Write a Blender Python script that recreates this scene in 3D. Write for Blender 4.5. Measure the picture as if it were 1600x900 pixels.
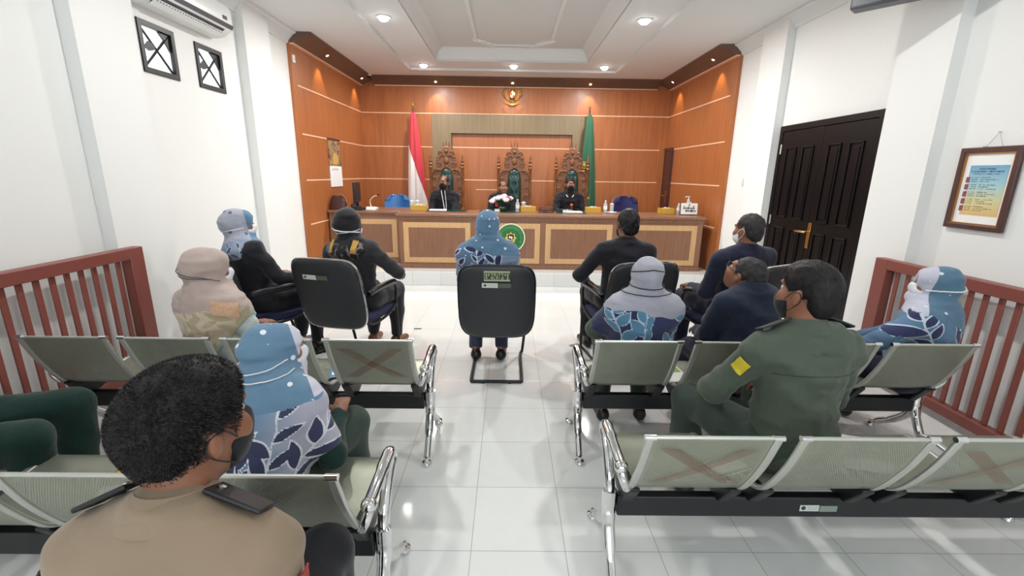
import bpy, bmesh, math, random
import numpy as np
from mathutils import Vector, Matrix, Euler
PI = math.pi
SC = bpy.context.scene
for _o in list(bpy.data.objects): bpy.data.objects.remove(_o)
COL = SC.collection
random.seed(7)

# ------------------------------------------------------------------ camera
cam_d = bpy.data.cameras.new('camera'); cam = bpy.data.objects.new('camera', cam_d); COL.objects.link(cam)
cam_d.sensor_width = 36; cam_d.lens = 15.79; cam_d.clip_start = .05
_p, _y, _r = math.radians(14.2336), math.radians(.6126), math.radians(.8343)
_f = Vector((math.sin(_y)*math.cos(_p), math.cos(_y)*math.cos(_p), -math.sin(_p)))
_r0 = Vector((math.cos(_y), -math.sin(_y), 0)); _u0 = _r0.cross(_f)
_R = _r0*math.cos(_r) + _u0*math.sin(_r); _U = -_r0*math.sin(_r) + _u0*math.cos(_r)
cam.matrix_world = Matrix(((_R.x, _U.x, -_f.x, 0), (_R.y, _U.y, -_f.y, 0), (_R.z, _U.z, -_f.z, 1.55), (0, 0, 0, 1)))
SC.camera = cam
SC.view_settings.view_transform = 'Standard'; SC.view_settings.look = 'None'
SC.view_settings.gamma = 1; SC.view_settings.use_curve_mapping = False
SC.view_settings.exposure = 0.07

# ------------------------------------------------------------------ world and light levels
W = bpy.data.worlds.new('world'); SC.world = W; W.use_nodes = True
W.node_tree.nodes['Background'].inputs[0].default_value = (.92, .96, 1, 1)
W.node_tree.nodes['Background'].inputs[1].default_value = 4.5
DOWNLIGHT_W = 44      # ceiling downlights in front of the desk
HALL_W = 13           # ceiling downlights over the audience
WASH_W = 4.0         # small warm spots in the dark cornice
FILL_W = 6            # added soft fill from behind the audience
XL, XR, YB, YN, ZC = -2.75, 2.996, 8.84, -3.2, 3.2

def area(name, loc, size, power, col=(1, 1, 1), rot=(0, 0, 0), shape='DISK', sy=None, spread=PI):
    l = bpy.data.lights.new(name, 'AREA'); l.shape = shape; l.size = size; l.energy = power; l.color = col; l.spread = spread
    if sy: l.size_y = sy
    o = bpy.data.objects.new(name, l); COL.objects.link(o); o.location = loc; o.rotation_euler = rot
    return o
area('added_rear_fill', (.12, YN+.06, 1.9), 4.2, FILL_W, (.93, .97, 1), (PI/2, 0, 0), 'RECTANGLE', 1.7)  # soft fill lamp added in the rear wall opening, standing in for daylight

# ------------------------------------------------------------------ colours and materials
def lin(c): return c/12.92 if c <= .04045 else ((c+.055)/1.055)**2.4
def hx(s, a=1):
    s = s.lstrip('#'); return tuple(lin(int(s[i:i+2], 16)/255) for i in (0, 2, 4)) + (a,)
def new_mat(name):
    m = bpy.data.materials.new(name); m.use_nodes = True
    return m, m.node_tree, m.node_tree.nodes['Principled BSDF']
def nd(t, typ, **kw):
    n = t.nodes.new(typ)
    for k, v in kw.items(): setattr(n, k, v)
    return n
def setin(n, **kw):
    for k, v in kw.items():
        n.inputs[k.replace('_', ' ')].default_value = v
def mth(t, op, a, b=None, c=None):
    n = nd(t, 'ShaderNodeMath', operation=op)
    for i, v in enumerate((a, b, c)):
        if v is None: continue
        if isinstance(v, (int, float)): n.inputs[i].default_value = v
        else: t.links.new(v, n.inputs[i])
    return n.outputs[0]
def mix(t, fac, a, b):
    n = nd(t, 'ShaderNodeMix', data_type='RGBA')
    if isinstance(fac, (int, float)): n.inputs[0].default_value = fac
    else: t.links.new(fac, n.inputs[0])
    for i, v in ((6, a), (7, b)):
        if isinstance(v, tuple): n.inputs[i].default_value = v
        else: t.links.new(v, n.inputs[i])
    return n.outputs[2]
def noise(t, scale, detail=3, rough=.5, vec=None, dist=0):
    n = nd(t, 'ShaderNodeTexNoise'); setin(n, Scale=scale, Detail=detail, Roughness=rough, Distortion=dist)
    if vec is not None: t.links.new(vec, n.inputs['Vector'])
    return n.outputs['Fac']
def coords(t, scale=(1, 1, 1), kind='Object'):
    c = nd(t, 'ShaderNodeTexCoord'); mp = nd(t, 'ShaderNodeMapping'); mp.inputs['Scale'].default_value = scale
    t.links.new(c.outputs[kind], mp.inputs[0]); return mp.outputs[0]
def ramp(t, fac, stops):
    n = nd(t, 'ShaderNodeValToRGB'); e = n.color_ramp.elements
    while len(e) < len(stops): e.new(.5)
    for i, (p, c) in enumerate(stops): e[i].position = p; e[i].color = c
    t.links.new(fac, n.inputs[0]); return n.outputs[0]
def bump(t, b, h, strength=.2, dist=.01):
    n = nd(t, 'ShaderNodeBump'); n.inputs['Strength'].default_value = strength; n.inputs['Distance'].default_value = dist
    t.links.new(h, n.inputs['Height']); t.links.new(n.outputs[0], b.inputs['Normal'])
def plain(name, col, rough=.5, metal=0, var=.06, vscale=14, bmp=0, bscale=60, spec=.5, emit=0, coat=0, trans=0, sheen=0):
    m, t, b = new_mat(name); c = hx(col) if isinstance(col, str) else col
    setin(b, Roughness=rough, Metallic=metal, Specular_IOR_Level=spec, Coat_Weight=coat, Transmission_Weight=trans, Sheen_Weight=sheen)
    v = coords(t)
    if var:
        f = noise(t, vscale, 3, .55, v)
        d = tuple(x*(1-var) for x in c[:3]) + (1,); u = tuple(min(1, x*(1+var)) for x in c[:3]) + (1,)
        t.links.new(mix(t, f, d, u), b.inputs['Base Color'])
    else: b.inputs['Base Color'].default_value = c
    if bmp: bump(t, b, noise(t, bscale, 3, .6, v), bmp, .004)
    if emit: b.inputs['Emission Color'].default_value = c; b.inputs['Emission Strength'].default_value = emit
    return m
def wood(name, c1, c2, rough=.35, scale=(14, 14, .7), dark=None, coat=.1, vs=1.0, spec=.5):
    m, t, b = new_mat(name); setin(b, Roughness=rough, Coat_Weight=coat, Coat_Roughness=.2, Specular_IOR_Level=spec)
    v = coords(t, scale)
    f = noise(t, 3.0*vs, 6, .62, v, .3); g = noise(t, 22*vs, 3, .6, v)
    k = mth(t, 'MULTIPLY_ADD', g, .35, mth(t, 'MULTIPLY', f, .75))
    t.links.new(ramp(t, k, [(.25, hx(c1)), (.75, hx(c2))]), b.inputs['Base Color'])
    bump(t, b, k, .04, .002)
    return m

M = {}
M['wall'] = plain('white_wall_paint', '#e9eae8', .6, var=.015, vscale=2, bmp=.03, bscale=90, spec=.3)
M['ceil'] = plain('white_ceiling_paint', '#dfe2e2', .7, var=.012, vscale=2, spec=.2)
M['ceil2'] = plain('pale_grey_ceiling_field', '#d3d8d8', .7, var=.012, vscale=2, spec=.2)
M['clad'] = wood('orange_veneer_panelling', '#91522c', '#b56f3e', .38, (9, 9, .5))
M['groove'] = plain('pale_inlay_strip', '#f0c3a2', .4, var=.03)
M['cornice'] = wood('dark_brown_cornice', '#5a463c', '#6d574b', .4, (2, 2, 2))
M['olive'] = wood('olive_grey_panel', '#6f5f45', '#8a785a', .5, (9, 9, .5))
M['deskwood'] = wood('brown_desk_veneer', '#745040', '#93694f', .32, (10, 10, .7))
M['inlay'] = wood('light_oak_inlay', '#bd9566', '#d1aa7a', .35, (10, 10, 2))
M['blackdoor'] = wood('black_stained_door', '#080709', '#110e11', .36, (12, 12, .8), coat=.0, spec=.22)
M['browndoor'] = wood('dark_brown_door', '#3a1d16', '#55302a', .35, (10, 10, .6))
M['rail'] = plain('brick_red_painted_timber', '#83463d', .42, var=.10, vscale=6, bmp=.04, bscale=40)
M['chrome'] = plain('chrome', '#dcdcdc', .09, 1, var=.02)
M['steel'] = plain('brushed_steel', '#b9bab4', .32, 1, var=.05, vscale=40)
M['alu'] = plain('satin_steel_rail', '#c3c4bd', .38, .75, var=.04)
M['blackmetal'] = plain('black_powder_coat', '#15161a', .42, .1, var=.08)
M['blackplastic'] = plain('black_plastic', '#17161a', .38, 0, var=.08)
M['vinyl'] = plain('black_vinyl', '#26282c', .46, 0, var=.10, vscale=8, bmp=.05, bscale=220)
M['navyfab'] = plain('navy_seat_fabric', '#1e2145', .8, 0, var=.12, bmp=.1, bscale=300)
M['bluepl'] = plain('blue_moulded_plastic', '#2f6fb0', .28, 0, var=.04, coat=.3)
M['navyback'] = plain('royal_navy_chair_back', '#22245c', .7, 0, var=.06)
M['white'] = plain('white_plastic', '#eceeec', .3, 0, var=.01)
M['offwhite'] = plain('warm_white_plastic', '#d9d8ce', .35, 0, var=.02)
M['paper'] = plain('white_paper', '#f1f1ee', .7, 0, var=.01)
M['gold'] = plain('antique_gold', '#b0804a', .35, .7, var=.12)
M['brass'] = plain('brass', '#c9a86a', .22, 1, var=.05)
M['darkgrey'] = plain('dark_grey_plastic', '#4c5058', .4, 0, var=.04)
M['lampglow'] = plain('lamp_glow', '#ffffff', .5, 0, var=0, emit=16)
M['spotglow'] = plain('spot_glow', '#fff4e2', .5, 0, var=0, emit=14)
M['red'] = plain('red_flag_cloth', '#c0303a', .7, 0, var=.08, sheen=.3)
M['flagwhite'] = plain('white_flag_cloth', '#e6dedb', .7, 0, var=.04, sheen=.3)
M['flaggreen'] = plain('green_flag_cloth', '#17573b', .65, 0, var=.10, sheen=.3)
M['yellow'] = plain('yellow_card', '#c39a3a', .5, 0, var=.08)
M['carved'] = wood('carved_teak', '#4e2c18', '#8a5630', .42, (12, 12, 6))
M['cushion'] = plain('dark_green_leather', '#173a36', .3, 0, var=.12, vscale=20)
M['mat'] = plain('dark_green_desk_mat', '#0f3a30', .22, 0, var=.06)
M['darkwood'] = wood('dark_brown_wood', '#3a2320', '#573733', .4, (8, 8, 3))

def glass_mat(name, col, alpha):
    m, t, b = new_mat(name); setin(b, Roughness=.05, Specular_IOR_Level=.6)
    b.inputs['Base Color'].default_value = hx(col)
    tr = nd(t, 'ShaderNodeBsdfTransparent'); mx = nd(t, 'ShaderNodeMixShader'); mx.inputs[0].default_value = alpha
    t.links.new(tr.outputs[0], mx.inputs[1]); t.links.new(b.outputs[0], mx.inputs[2])
    t.links.new(mx.outputs[0], t.nodes['Material Output'].inputs[0]); return m
M['glass'] = glass_mat('clear_glass', '#e8eef0', .35)
M['pet'] = glass_mat('clear_bottle_plastic', '#dfe8ef', .45)

def tile_mat():
    m, t, b = new_mat('glossy_white_floor_tile')
    c = nd(t, 'ShaderNodeTexCoord'); s = nd(t, 'ShaderNodeSeparateXYZ'); t.links.new(c.outputs['Object'], s.inputs[0])
    def line(o, off):
        f = mth(t, 'FRACT', mth(t, 'DIVIDE', mth(t, 'ADD', o, off), .4))
        return mth(t, 'GREATER_THAN', mth(t, 'ABSOLUTE', mth(t, 'SUBTRACT', f, .5)), .5-.0042)
    g = mth(t, 'MAXIMUM', line(s.outputs[0], .141+4), line(s.outputs[1], 8-1.572))
    v = coords(t, (2.5, 2.5, 2.5)); cell = nd(t, 'ShaderNodeTexWhiteNoise', noise_dimensions='2D')
    fl = nd(t, 'ShaderNodeVectorMath', operation='FLOOR')
    sc = nd(t, 'ShaderNodeMapping'); sc.inputs['Scale'].default_value = (2.5, 2.5, 1); sc.inputs['Location'].default_value = (.3525, -3.93, 0)
    t.links.new(c.outputs['Object'], sc.inputs[0]); t.links.new(sc.outputs[0], fl.inputs[0]); t.links.new(fl.outputs[0], cell.inputs[0])
    k = mth(t, 'MULTIPLY_ADD', cell.outputs['Value'], .5, mth(t, 'MULTIPLY', noise(t, 6, 3, .5, v), .5))
    base = mix(t, k, hx('#dfe1df'), hx('#ebecea'))
    t.links.new(mix(t, g, base, hx('#a9aaa7')), b.inputs['Base Color'])
    t.links.new(mth(t, 'MULTIPLY_ADD', g, .5, .07), b.inputs['Roughness'])
    setin(b, Specular_IOR_Level=.55, IOR=1.5)
    return m
M['tile'] = tile_mat()

def perf_mat(name, c1, c2):
    m, t, b = new_mat(name); setin(b, Metallic=.55, Roughness=.36)
    uv = nd(t, 'ShaderNodeUVMap'); s = nd(t, 'ShaderNodeSeparateXYZ'); t.links.new(uv.outputs[0], s.inputs[0])
    P = .0075
    row = mth(t, 'FLOOR', mth(t, 'DIVIDE', s.outputs[1], P*.87))
    fx = mth(t, 'SUBTRACT', mth(t, 'FRACT', mth(t, 'ADD', mth(t, 'DIVIDE', s.outputs[0], P), mth(t, 'MULTIPLY', row, .5))), .5)
    fy = mth(t, 'SUBTRACT', mth(t, 'FRACT', mth(t, 'DIVIDE', s.outputs[1], P*.87)), .5)
    d = mth(t, 'SQRT', mth(t, 'ADD', mth(t, 'MULTIPLY', fx, fx), mth(t, 'MULTIPLY', fy, fy)))
    hole = mth(t, 'LESS_THAN', d, .25)
    edge = mth(t, 'LESS_THAN', mth(t, 'ABSOLUTE', s.outputs[0]), .178)
    hole = mth(t, 'MULTIPLY', hole, edge)
    v = coords(t, (6, 6, 6))
    t.links.new(mix(t, noise(t, 3, 4, .6, v), hx(c1), hx(c2)), b.inputs['Base Color'])
    tr = nd(t, 'ShaderNodeBsdfTransparent'); mx = nd(t, 'ShaderNodeMixShader')
    t.links.new(hole, mx.inputs[0]); t.links.new(b.outputs[0], mx.inputs[1]); t.links.new(tr.outputs[0], mx.inputs[2])
    t.links.new(mx.outputs[0], t.nodes['Material Output'].inputs[0]); return m
M['perf'] = perf_mat('perforated_steel_sheet', '#8f9284', '#a7a998')

# ------------------------------------------------------------------ mesh helpers
def tag(o, label=None, cat=None, group=None, kind=None):
    if label: o['label'] = label
    if cat: o['category'] = cat
    if group: o['group'] = group
    if kind: o['kind'] = kind
    return o
def thing(name, label, cat, loc=(0, 0, 0), rz=0, group=None):
    o = bpy.data.objects.new(name, None); COL.objects.link(o); o.location = loc; o.rotation_euler = (0, 0, rz)
    o.empty_display_size = .1
    return tag(o, label, cat, group)
def children_of(o): return [c for c in COL.objects if c.parent == o]
def copy_tree(o, parent=None):
    c = o.copy(); COL.objects.link(c)
    if parent: c.parent = parent
    for ch in list(o.children): copy_tree(ch, c)
    return c

class MB:
    def __init__(s): s.v = []; s.f = []; s.mi = []; s.uv = {}; s.m = 0
    def add(s, vs, fs):
        n = len(s.v); s.v += [tuple(v) for v in vs]
        for f in fs: s.f.append([n+i for i in f]); s.mi.append(s.m)
        return s
    def mat(s, i): s.m = i; return s
    def box(s, c, d, R=None):
        c = Vector(c); h = Vector(d)/2; vs = []
        for z in (-1, 1):
            for x, y in ((-1, -1), (1, -1), (1, 1), (-1, 1)):
                p = Vector((x*h.x, y*h.y, z*h.z)); vs.append(c + (R @ p if R else p))
        return s.add(vs, [(3, 2, 1, 0), (4, 5, 6, 7), (0, 1, 5, 4), (1, 2, 6, 5), (2, 3, 7, 6), (3, 0, 4, 7)])
    def b2(s, lo, hi): return s.box([(a+b)/2 for a, b in zip(lo, hi)], [abs(b-a) for a, b in zip(lo, hi)])
    def rings(s, rs, close=False, cap=True):
        k = len(rs[0]); vs = [p for r in rs for p in r]; fs = []
        n = len(rs)
        for i in range(n if close else n-1):
            j = (i+1) % n
            for a in range(k): fs.append((i*k+a, i*k+(a+1) % k, j*k+(a+1) % k, j*k+a))
        if cap and not close: fs.append(tuple(range(k))[::-1]); fs.append(tuple((n-1)*k+a for a in range(k)))
        return s.add(vs, fs)
    def tube(s, pts, r, seg=10, close=False, flat=None, up=(0, 0, 1)):
        pts = [Vector(p) for p in pts]; n = len(pts); rs = []; prev = None
        rad = r if isinstance(r, (list, tuple)) else [r]*n
        for i, p in enumerate(pts):
            a = pts[i-1] if (i or close) else p; b = pts[(i+1) % n] if (i < n-1 or close) else p
            d = (b-a).normalized()
            if prev is None:
                u = Vector(up)
                if abs(u.dot(d)) > .95: u = Vector((1, 0, 0)) if abs(d.x) < .9 else Vector((0, 1, 0))
                x = d.cross(u).normalized()
            else: x = (prev - d*prev.dot(d)).normalized()
            prev = x; y = x.cross(d).normalized(); f = flat or 1
            rs.append([p + x*math.cos(2*PI*k/seg)*rad[i]*f + y*math.sin(2*PI*k/seg)*rad[i] for k in range(seg)])
        return s.rings(rs, close)
    def strip(s, pts, w, h, up=(1, 0, 0), close=False):
        up = Vector(up); pts = [Vector(p) for p in pts]; rs = []; n = len(pts)
        for i, p in enumerate(pts):
            a = pts[i-1] if (i or close) else p; b = pts[(i+1) % n] if (i < n-1 or close) else p
            d = (b-a).normalized(); y = up.cross(d).normalized()
            rs.append([p+up*(w/2)+y*(h/2), p-up*(w/2)+y*(h/2), p-up*(w/2)-y*(h/2), p+up*(w/2)-y*(h/2)])
        return s.rings(rs, close)
    def frame(s, fn, x0, x1, z0, z1, w, d0, d1):
        """a mitred rectangular frame; fn(x, z, d) -> point"""
        return s.rings([[fn(ox, oz, d0), fn(ox, oz, d1), fn(ix, iz, d1), fn(ix, iz, d0)] for ox, oz, ix, iz in
                        ((x0, z0, x0+w, z0+w), (x1, z0, x1-w, z0+w), (x1, z1, x1-w, z1-w), (x0, z1, x0+w, z1-w))], True)
    def lathe(s, prof, c=(0, 0, 0), seg=16, R=None):
        c = Vector(c); rs = []
        for r, z in prof:
            ring = [Vector((max(r, 1e-4)*math.cos(2*PI*k/seg), max(r, 1e-4)*math.sin(2*PI*k/seg), z)) for k in range(seg)]
            rs.append([c + (R @ p if R else p) for p in ring])
        return s.rings(rs)
    def ell(s, c, r, seg=14, n=8, R=None):
        c = Vector(c); r = (r, r, r) if isinstance(r, (int, float)) else r; rs = []
        for i in range(n+1):
            a = -PI/2+PI*i/n; q = max(math.cos(a), 1e-3)
            ring = [Vector((r[0]*q*math.cos(2*PI*k/seg), r[1]*q*math.sin(2*PI*k/seg), r[2]*math.sin(a))) for k in range(seg)]
            rs.append([c + (R @ p if R else p) for p in ring])
        return s.rings(rs)
    def prism(s, poly, fn, d0, d1):
        a = [fn(x, y, d0) for x, y in poly]; b = [fn(x, y, d1) for x, y in poly]; n = len(poly)
        return s.add(a+b, [tuple(range(n))[::-1], tuple(range(n, 2*n))] + [(i, (i+1) % n, n+(i+1) % n, n+i) for i in range(n)])
    def sheet(s, fn, nu, nv, th, uvf=None):
        """fn(u,v)->point, u,v in 0..1; closed sheet of thickness th"""
        P = [[Vector(fn(i/nu, j/nv)) for j in range(nv+1)] for i in range(nu+1)]
        N = [[None]*(nv+1) for _ in range(nu+1)]
        for i in range(nu+1):
            for j in range(nv+1):
                du = P[min(i+1, nu)][j]-P[max(i-1, 0)][j]; dv = P[i][min(j+1, nv)]-P[i][max(j-1, 0)]
                N[i][j] = du.cross(dv).normalized()
        vs = []; base = len(s.v)
        for sg in (.5, -.5):
            for i in range(nu+1):
                for j in range(nv+1):
                    vs.append(P[i][j]+N[i][j]*th*sg)
                    if uvf: s.uv[base+len(vs)-1] = uvf(i/nu, j/nv)
        k = (nu+1)*(nv+1); ix = lambda i, j, q=0: q*k+i*(nv+1)+j; fs = []
        for i in range(nu):
            for j in range(nv):
                fs.append((ix(i, j), ix(i+1, j), ix(i+1, j+1), ix(i, j+1)))
                fs.append((ix(i, j, 1), ix(i, j+1, 1), ix(i+1, j+1, 1), ix(i+1, j, 1)))
        for i in range(nu):
            fs.append((ix(i, 0, 1), ix(i+1, 0, 1), ix(i+1, 0), ix(i, 0))); fs.append((ix(i, nv), ix(i+1, nv), ix(i+1, nv, 1), ix(i, nv, 1)))
        for j in range(nv):
            fs.append((ix(0, j), ix(0, j+1), ix(0, j+1, 1), ix(0, j, 1))); fs.append((ix(nu, j, 1), ix(nu, j+1, 1), ix(nu, j+1), ix(nu, j)))
        return s.add(vs, fs)
    def build(s, name, mats, parent=None, smooth=False, bevel=0, seg=2, angle=40, loc=None, rz=0, fix=True):
        me = bpy.data.meshes.new(name); me.from_pydata(s.v, [], s.f)
        mats = mats if isinstance(mats, (list, tuple)) else [mats]
        for m in mats: me.materials.append(m)
        if len(mats) > 1: me.polygons.foreach_set('material_index', s.mi)
        if s.uv:
            u = me.uv_layers.new(name='UVMap')
            for lp in me.loops: u.data[lp.index].uv = s.uv.get(lp.vertex_index, (0, 0))
        if fix:
            bm = bmesh.new(); bm.from_mesh(me); bmesh.ops.recalc_face_normals(bm, faces=bm.faces); bm.to_mesh(me); bm.free()
        o = bpy.data.objects.new(name, me); COL.objects.link(o)
        if parent: o.parent = parent
        if loc: o.location = loc
        if rz: o.rotation_euler = (0, 0, rz)
        if bevel:
            b = o.modifiers.new('bevel', 'BEVEL'); b.width = bevel; b.segments = seg; b.limit_method = 'ANGLE'; b.angle_limit = math.radians(35)
        if smooth or bevel:
            me.polygons.foreach_set('use_smooth', [True]*len(me.polygons))
            me.set_sharp_from_angle(angle=math.radians(angle))
        return o
def struct(name, mb, mat, parent=None, **k):
    o = mb.build(name, mat, parent, **k)
    if not parent: o['kind'] = 'structure'
    return o
def arc(c, r, a0, a1, n, fn):
    return [fn(c[0]+r*math.cos(a0+(a1-a0)*i/n), c[1]+r*math.sin(a0+(a1-a0)*i/n)) for i in range(n+1)]
def smooth_path(pts, n=6):
    """Catmull-Rom through points"""
    P = [Vector(p) for p in pts]; P = [P[0]*2-P[1]] + P + [P[-1]*2-P[-2]]; out = []
    for i in range(1, len(P)-2):
        a, b, c, d = P[i-1], P[i], P[i+1], P[i+2]
        for k in range(n):
            t = k/n; out.append(.5*((2*b)+(c-a)*t+(2*a-5*b+4*c-d)*t*t+(3*b-a-3*c+d)*t**3))
    out.append(P[-2]); return out
def glyph_row(mb, fn, x0, x1, y, h, n, rnd, th):
    """a line of lettering too small to read: short upright and level strokes"""
    w = (x1-x0)/n
    for i in range(n):
        if rnd.random() < .12: continue
        x = x0+w*i
        for q in range(rnd.choice((2, 3))):
            if rnd.random() < .5: a, b = (x+w*rnd.uniform(.1, .7), y-h/2), (w*.18, h)
            else: a, b = (x+w*.1, y+h*rnd.choice((-.5, -.06, .38))), (w*.7, h*.16)
            pts = [(a[0], a[1]), (a[0]+b[0], a[1]), (a[0]+b[0], a[1]+b[1]), (a[0], a[1]+b[1])]
            mb.prism(pts, fn, 0, th)
# ================================================================== THE ROOM
T = .12
struct('floor', MB().b2((XL-T, YN-T, -.12), (XR+T, YB+T, 0)), M['tile'])
V1, V2, VZ = (3.69, 4.07), (4.32, 4.70), (2.26, 2.63)
wl = MB()
wl.b2((XL-T, YN-T, 0), (XL, YB+T, VZ[0])); wl.b2((XL-T, YN-T, VZ[1]), (XL, YB+T, 3.5))
wl.b2((XL-T, YN-T, VZ[0]), (XL, V1[0], VZ[1])); wl.b2((XL-T, V1[1], VZ[0]), (XL, V2[0], VZ[1])); wl.b2((XL-T, V2[1], VZ[0]), (XL, YB+T, VZ[1]))
struct('wall_left', wl, M['wall'])
struct('wall_right', MB().b2((XR, YN-T, 0), (XR+T, YB+T, 3.5)), M['wall'])
struct('wall_back', MB().b2((XL, YB, 0), (XR, YB+T, 3.5)), M['wall'])
wr = MB(); wr.b2((XL, YN-T, 0), (XR, YN, .95)); wr.b2((XL, YN-T, 2.85), (XR, YN, 3.5)); wr.b2((XL, YN-T, .95), (-2.05, YN, 2.85)); wr.b2((2.3, YN-T, .95), (XR, YN, 2.85))
struct('wall_rear', wr, M['wall'])
wf = MB()
for x in (-2.02, -.6, .84, 2.27): wf.b2((x-.03, YN-.09, .95), (x+.03, YN-.03, 2.85))
for z in (.98, 2.82): wf.b2((-2.05, YN-.09, z-.03), (2.3, YN-.03, z+.03))
struct('window_3', wf, M['blackmetal'])  # unseen window, put in so the added rear fill has an opening
# pilasters
for i, (a, b, x0, x1) in enumerate(((3.06, 3.56, XL, XL+.09), (5.0, 5.5, XL, XL+.09), (3.22, 3.68, XR-.09, XR), (5.2, 5.68, XR-.09, XR))):
    struct('trim_%d' % (i+1), MB().b2((x0, a, 0), (x1, b, ZC)), M['wall'])
# ceiling with a raised tray
ox0, ox1, oy1 = -1.66, 1.77, 8.0
ix0, ix1, iy0, iy1, zt = -1.12, 1.18, -2.2, 7.46, 3.37
ce = MB()
ce.b2((XL, YN, ZC), (ix0, YB, ZC+.05)); ce.b2((ix1, YN, ZC), (XR, YB, ZC+.05)); ce.b2((ix0, iy1, ZC), (ix1, YB, ZC+.05)); ce.b2((ix0, YN, ZC), (ix1, iy0, ZC+.05))
ceil_o = struct('ceiling', ce, M['ceil'])
tr = MB()
def loop_rect(x0, x1, y0, y1, z): return [(x0, y0, z), (x1, y0, z), (x1, y1, z), (x0, y1, z)]
prof = [(0, ZC), (0, ZC+.03), (.02, ZC+.05), (.05, ZC+.12), (.11, zt)]
tr.rings([loop_rect(ix0+d, ix1-d, iy0+d, iy1-d, z) for d, z in prof], cap=False)
o = tr.build('tray_cove', M['ceil'], ceil_o, smooth=True, fix=False)
MB().b2((ix0+.05, iy0+.05, zt), (ix1-.05, iy1-.05, zt+.05)).build('tray_field', M['ceil2'], ceil_o)
def molding(mb, x0, x1, y0, y1, z, w, h):
    """a two-step moulding run round a rectangle, hanging under z"""
    for d, ww, hh in ((0, w, h*.55), (w*.25, w*.5, h)):
        mb.b2((x0+d, y0, z-hh), (x0+d+ww, y1, z)); mb.b2((x1-d-ww, y0, z-hh), (x1-d, y1, z))
        mb.b2((x0, y1-d-ww, z-hh), (x1, y1-d, z)); mb.b2((x0, y0+d, z-hh), (x1, y0+d+ww, z))
mo = MB(); molding(mo, ox0, ox1, -2.75, oy1, ZC, .05, .03)
struct('trim_5', mo, M['ceil'])
mi_ = MB(); fx0, fx1, fy0, fy1 = -.50, .60, -.6, 7.22
w = .045
mi_.b2((fx0, fy0+.3, zt-.022), (fx0+w, fy1-.3, zt)); mi_.b2((fx1-w, fy0+.3, zt-.022), (fx1, fy1-.3, zt))
mi_.b2((fx0+.25, fy1-w, zt-.022), (fx1-.25, fy1, zt)); mi_.b2((fx0+.25, fy0, zt-.022), (fx1-.25, fy0+w, zt))
for cx, sx in ((fx0, 1), (fx1, -1)):
    for cy, sy in ((fy0, 1), (fy1, -1)):
        for k in range(11):   # scrolling plaster leaves in the corners
            q = k/10; px = cx+sx*(.02+.24*q); py = cy+sy*(.30-.28*q)
            mi_.ell((px+.018*math.sin(k*2.3), py, zt-.008), (.058, .044, .030), 8, 6)
        mi_.tube([(cx+sx*.02, cy+sy*.3, zt-.012), (cx+sx*.10, cy+sy*.24, zt-.012), (cx+sx*.12, cy+sy*.14, zt-.012), (cx+sx*.22, cy+sy*.10, zt-.012), (cx+sx*.26, cy+sy*.02, zt-.012)], .016, 8)
struct('trim_6', mi_, M['ceil'])
# white cornice where the side walls meet the ceiling
for i, (x, s, y1) in enumerate(((XL, 1, 6.1), (XR, -1, 6.3))):
    c = MB(); c.prism([(0, ZC-.13), (.02, ZC-.13), (.03, ZC-.10), (.10, ZC-.03), (.13, ZC-.02), (.13, ZC), (0, ZC)], lambda a, b, d: (x+s*(a+.09*0), d, b), YN, y1)
    struct('trim_%d' % (7+i), c, M['ceil'])
# platform for the bench
struct('trim_9', MB().b2((XL, 6.2, 0), (XR, YB, .2)), M['tile'], bevel=.006)
# wood panelling
CL0, CR0, CT = 6.1, 6.3, .04
LINES = (.84, 1.43, 2.02, 2.61)
def clad(name, lo, hi, strips):
    o = struct(name, MB().b2(lo, hi), M['clad'])
    for a, b in strips: MB().b2(a, b).build('inlay_strip', M['groove'], o)
    return o
clad('wall_left_panelling', (XL, CL0, .2), (XL+CT, YB, ZC), [((XL+CT, CL0+.12, z-.009), (XL+CT+.004, YB-CT, z+.009)) for z in LINES])
rs = []
for z in LINES: rs.append(((XR-CT-.004, CR0+.14, z-.009), (XR-CT, 8.38 if z < 2.03 else YB-CT, z+.009)))
clad('wall_right_panelling', (XR-CT, CR0, .2), (XR, YB, ZC), rs)
clad('wall_back_panelling', (XL+CT, YB-CT, .2), (XR-CT, YB, ZC), [((XL+CT, YB-CT-.004, z-.009), (XR-CT, YB-CT, z+.009)) for z in LINES] + [((-.62, YB-CT-.004, 1.245), (.3, YB-CT, 1.26))])
# olive surround behind the judges
yb = YB-CT
ol = MB().prism([(-1.42, .2), (-1.42, 2.6), (1.52, 2.6), (1.52, .2), (1.17, .2), (1.17, 2.265), (-1.07, 2.265), (-1.07, .2)], lambda a, b, d: (a, d, b), yb-.075, yb-.004)
struct('trim_10', ol, M['olive'], bevel=.003)
# dark sloped cornice above the panelling
cp = [(0, 3.075), (0, ZC), (.27, ZC), (.27, 3.185), (.235, 3.165), (.06, 3.085), (.05, 3.075)]
def cornice(name, fn, a, b):
    o = struct(name, MB().prism(cp, fn, a, b), M['cornice'])
    MB().prism([(0, 3.062), (.052, 3.062), (.052, 3.075), (0, 3.075)], fn, a, b).build('inlay_strip', M['groove'], o)
cornice('trim_11', lambda a, b, d: (XL+CT+a, d, b), CL0, YB-CT)
cornice('trim_12', lambda a, b, d: (XR-CT-a, d, b), CR0, YB-CT)
cornice('trim_13', lambda a, b, d: (d, YB-CT-a, b), XL+CT+.28, XR-CT-.28)
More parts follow.
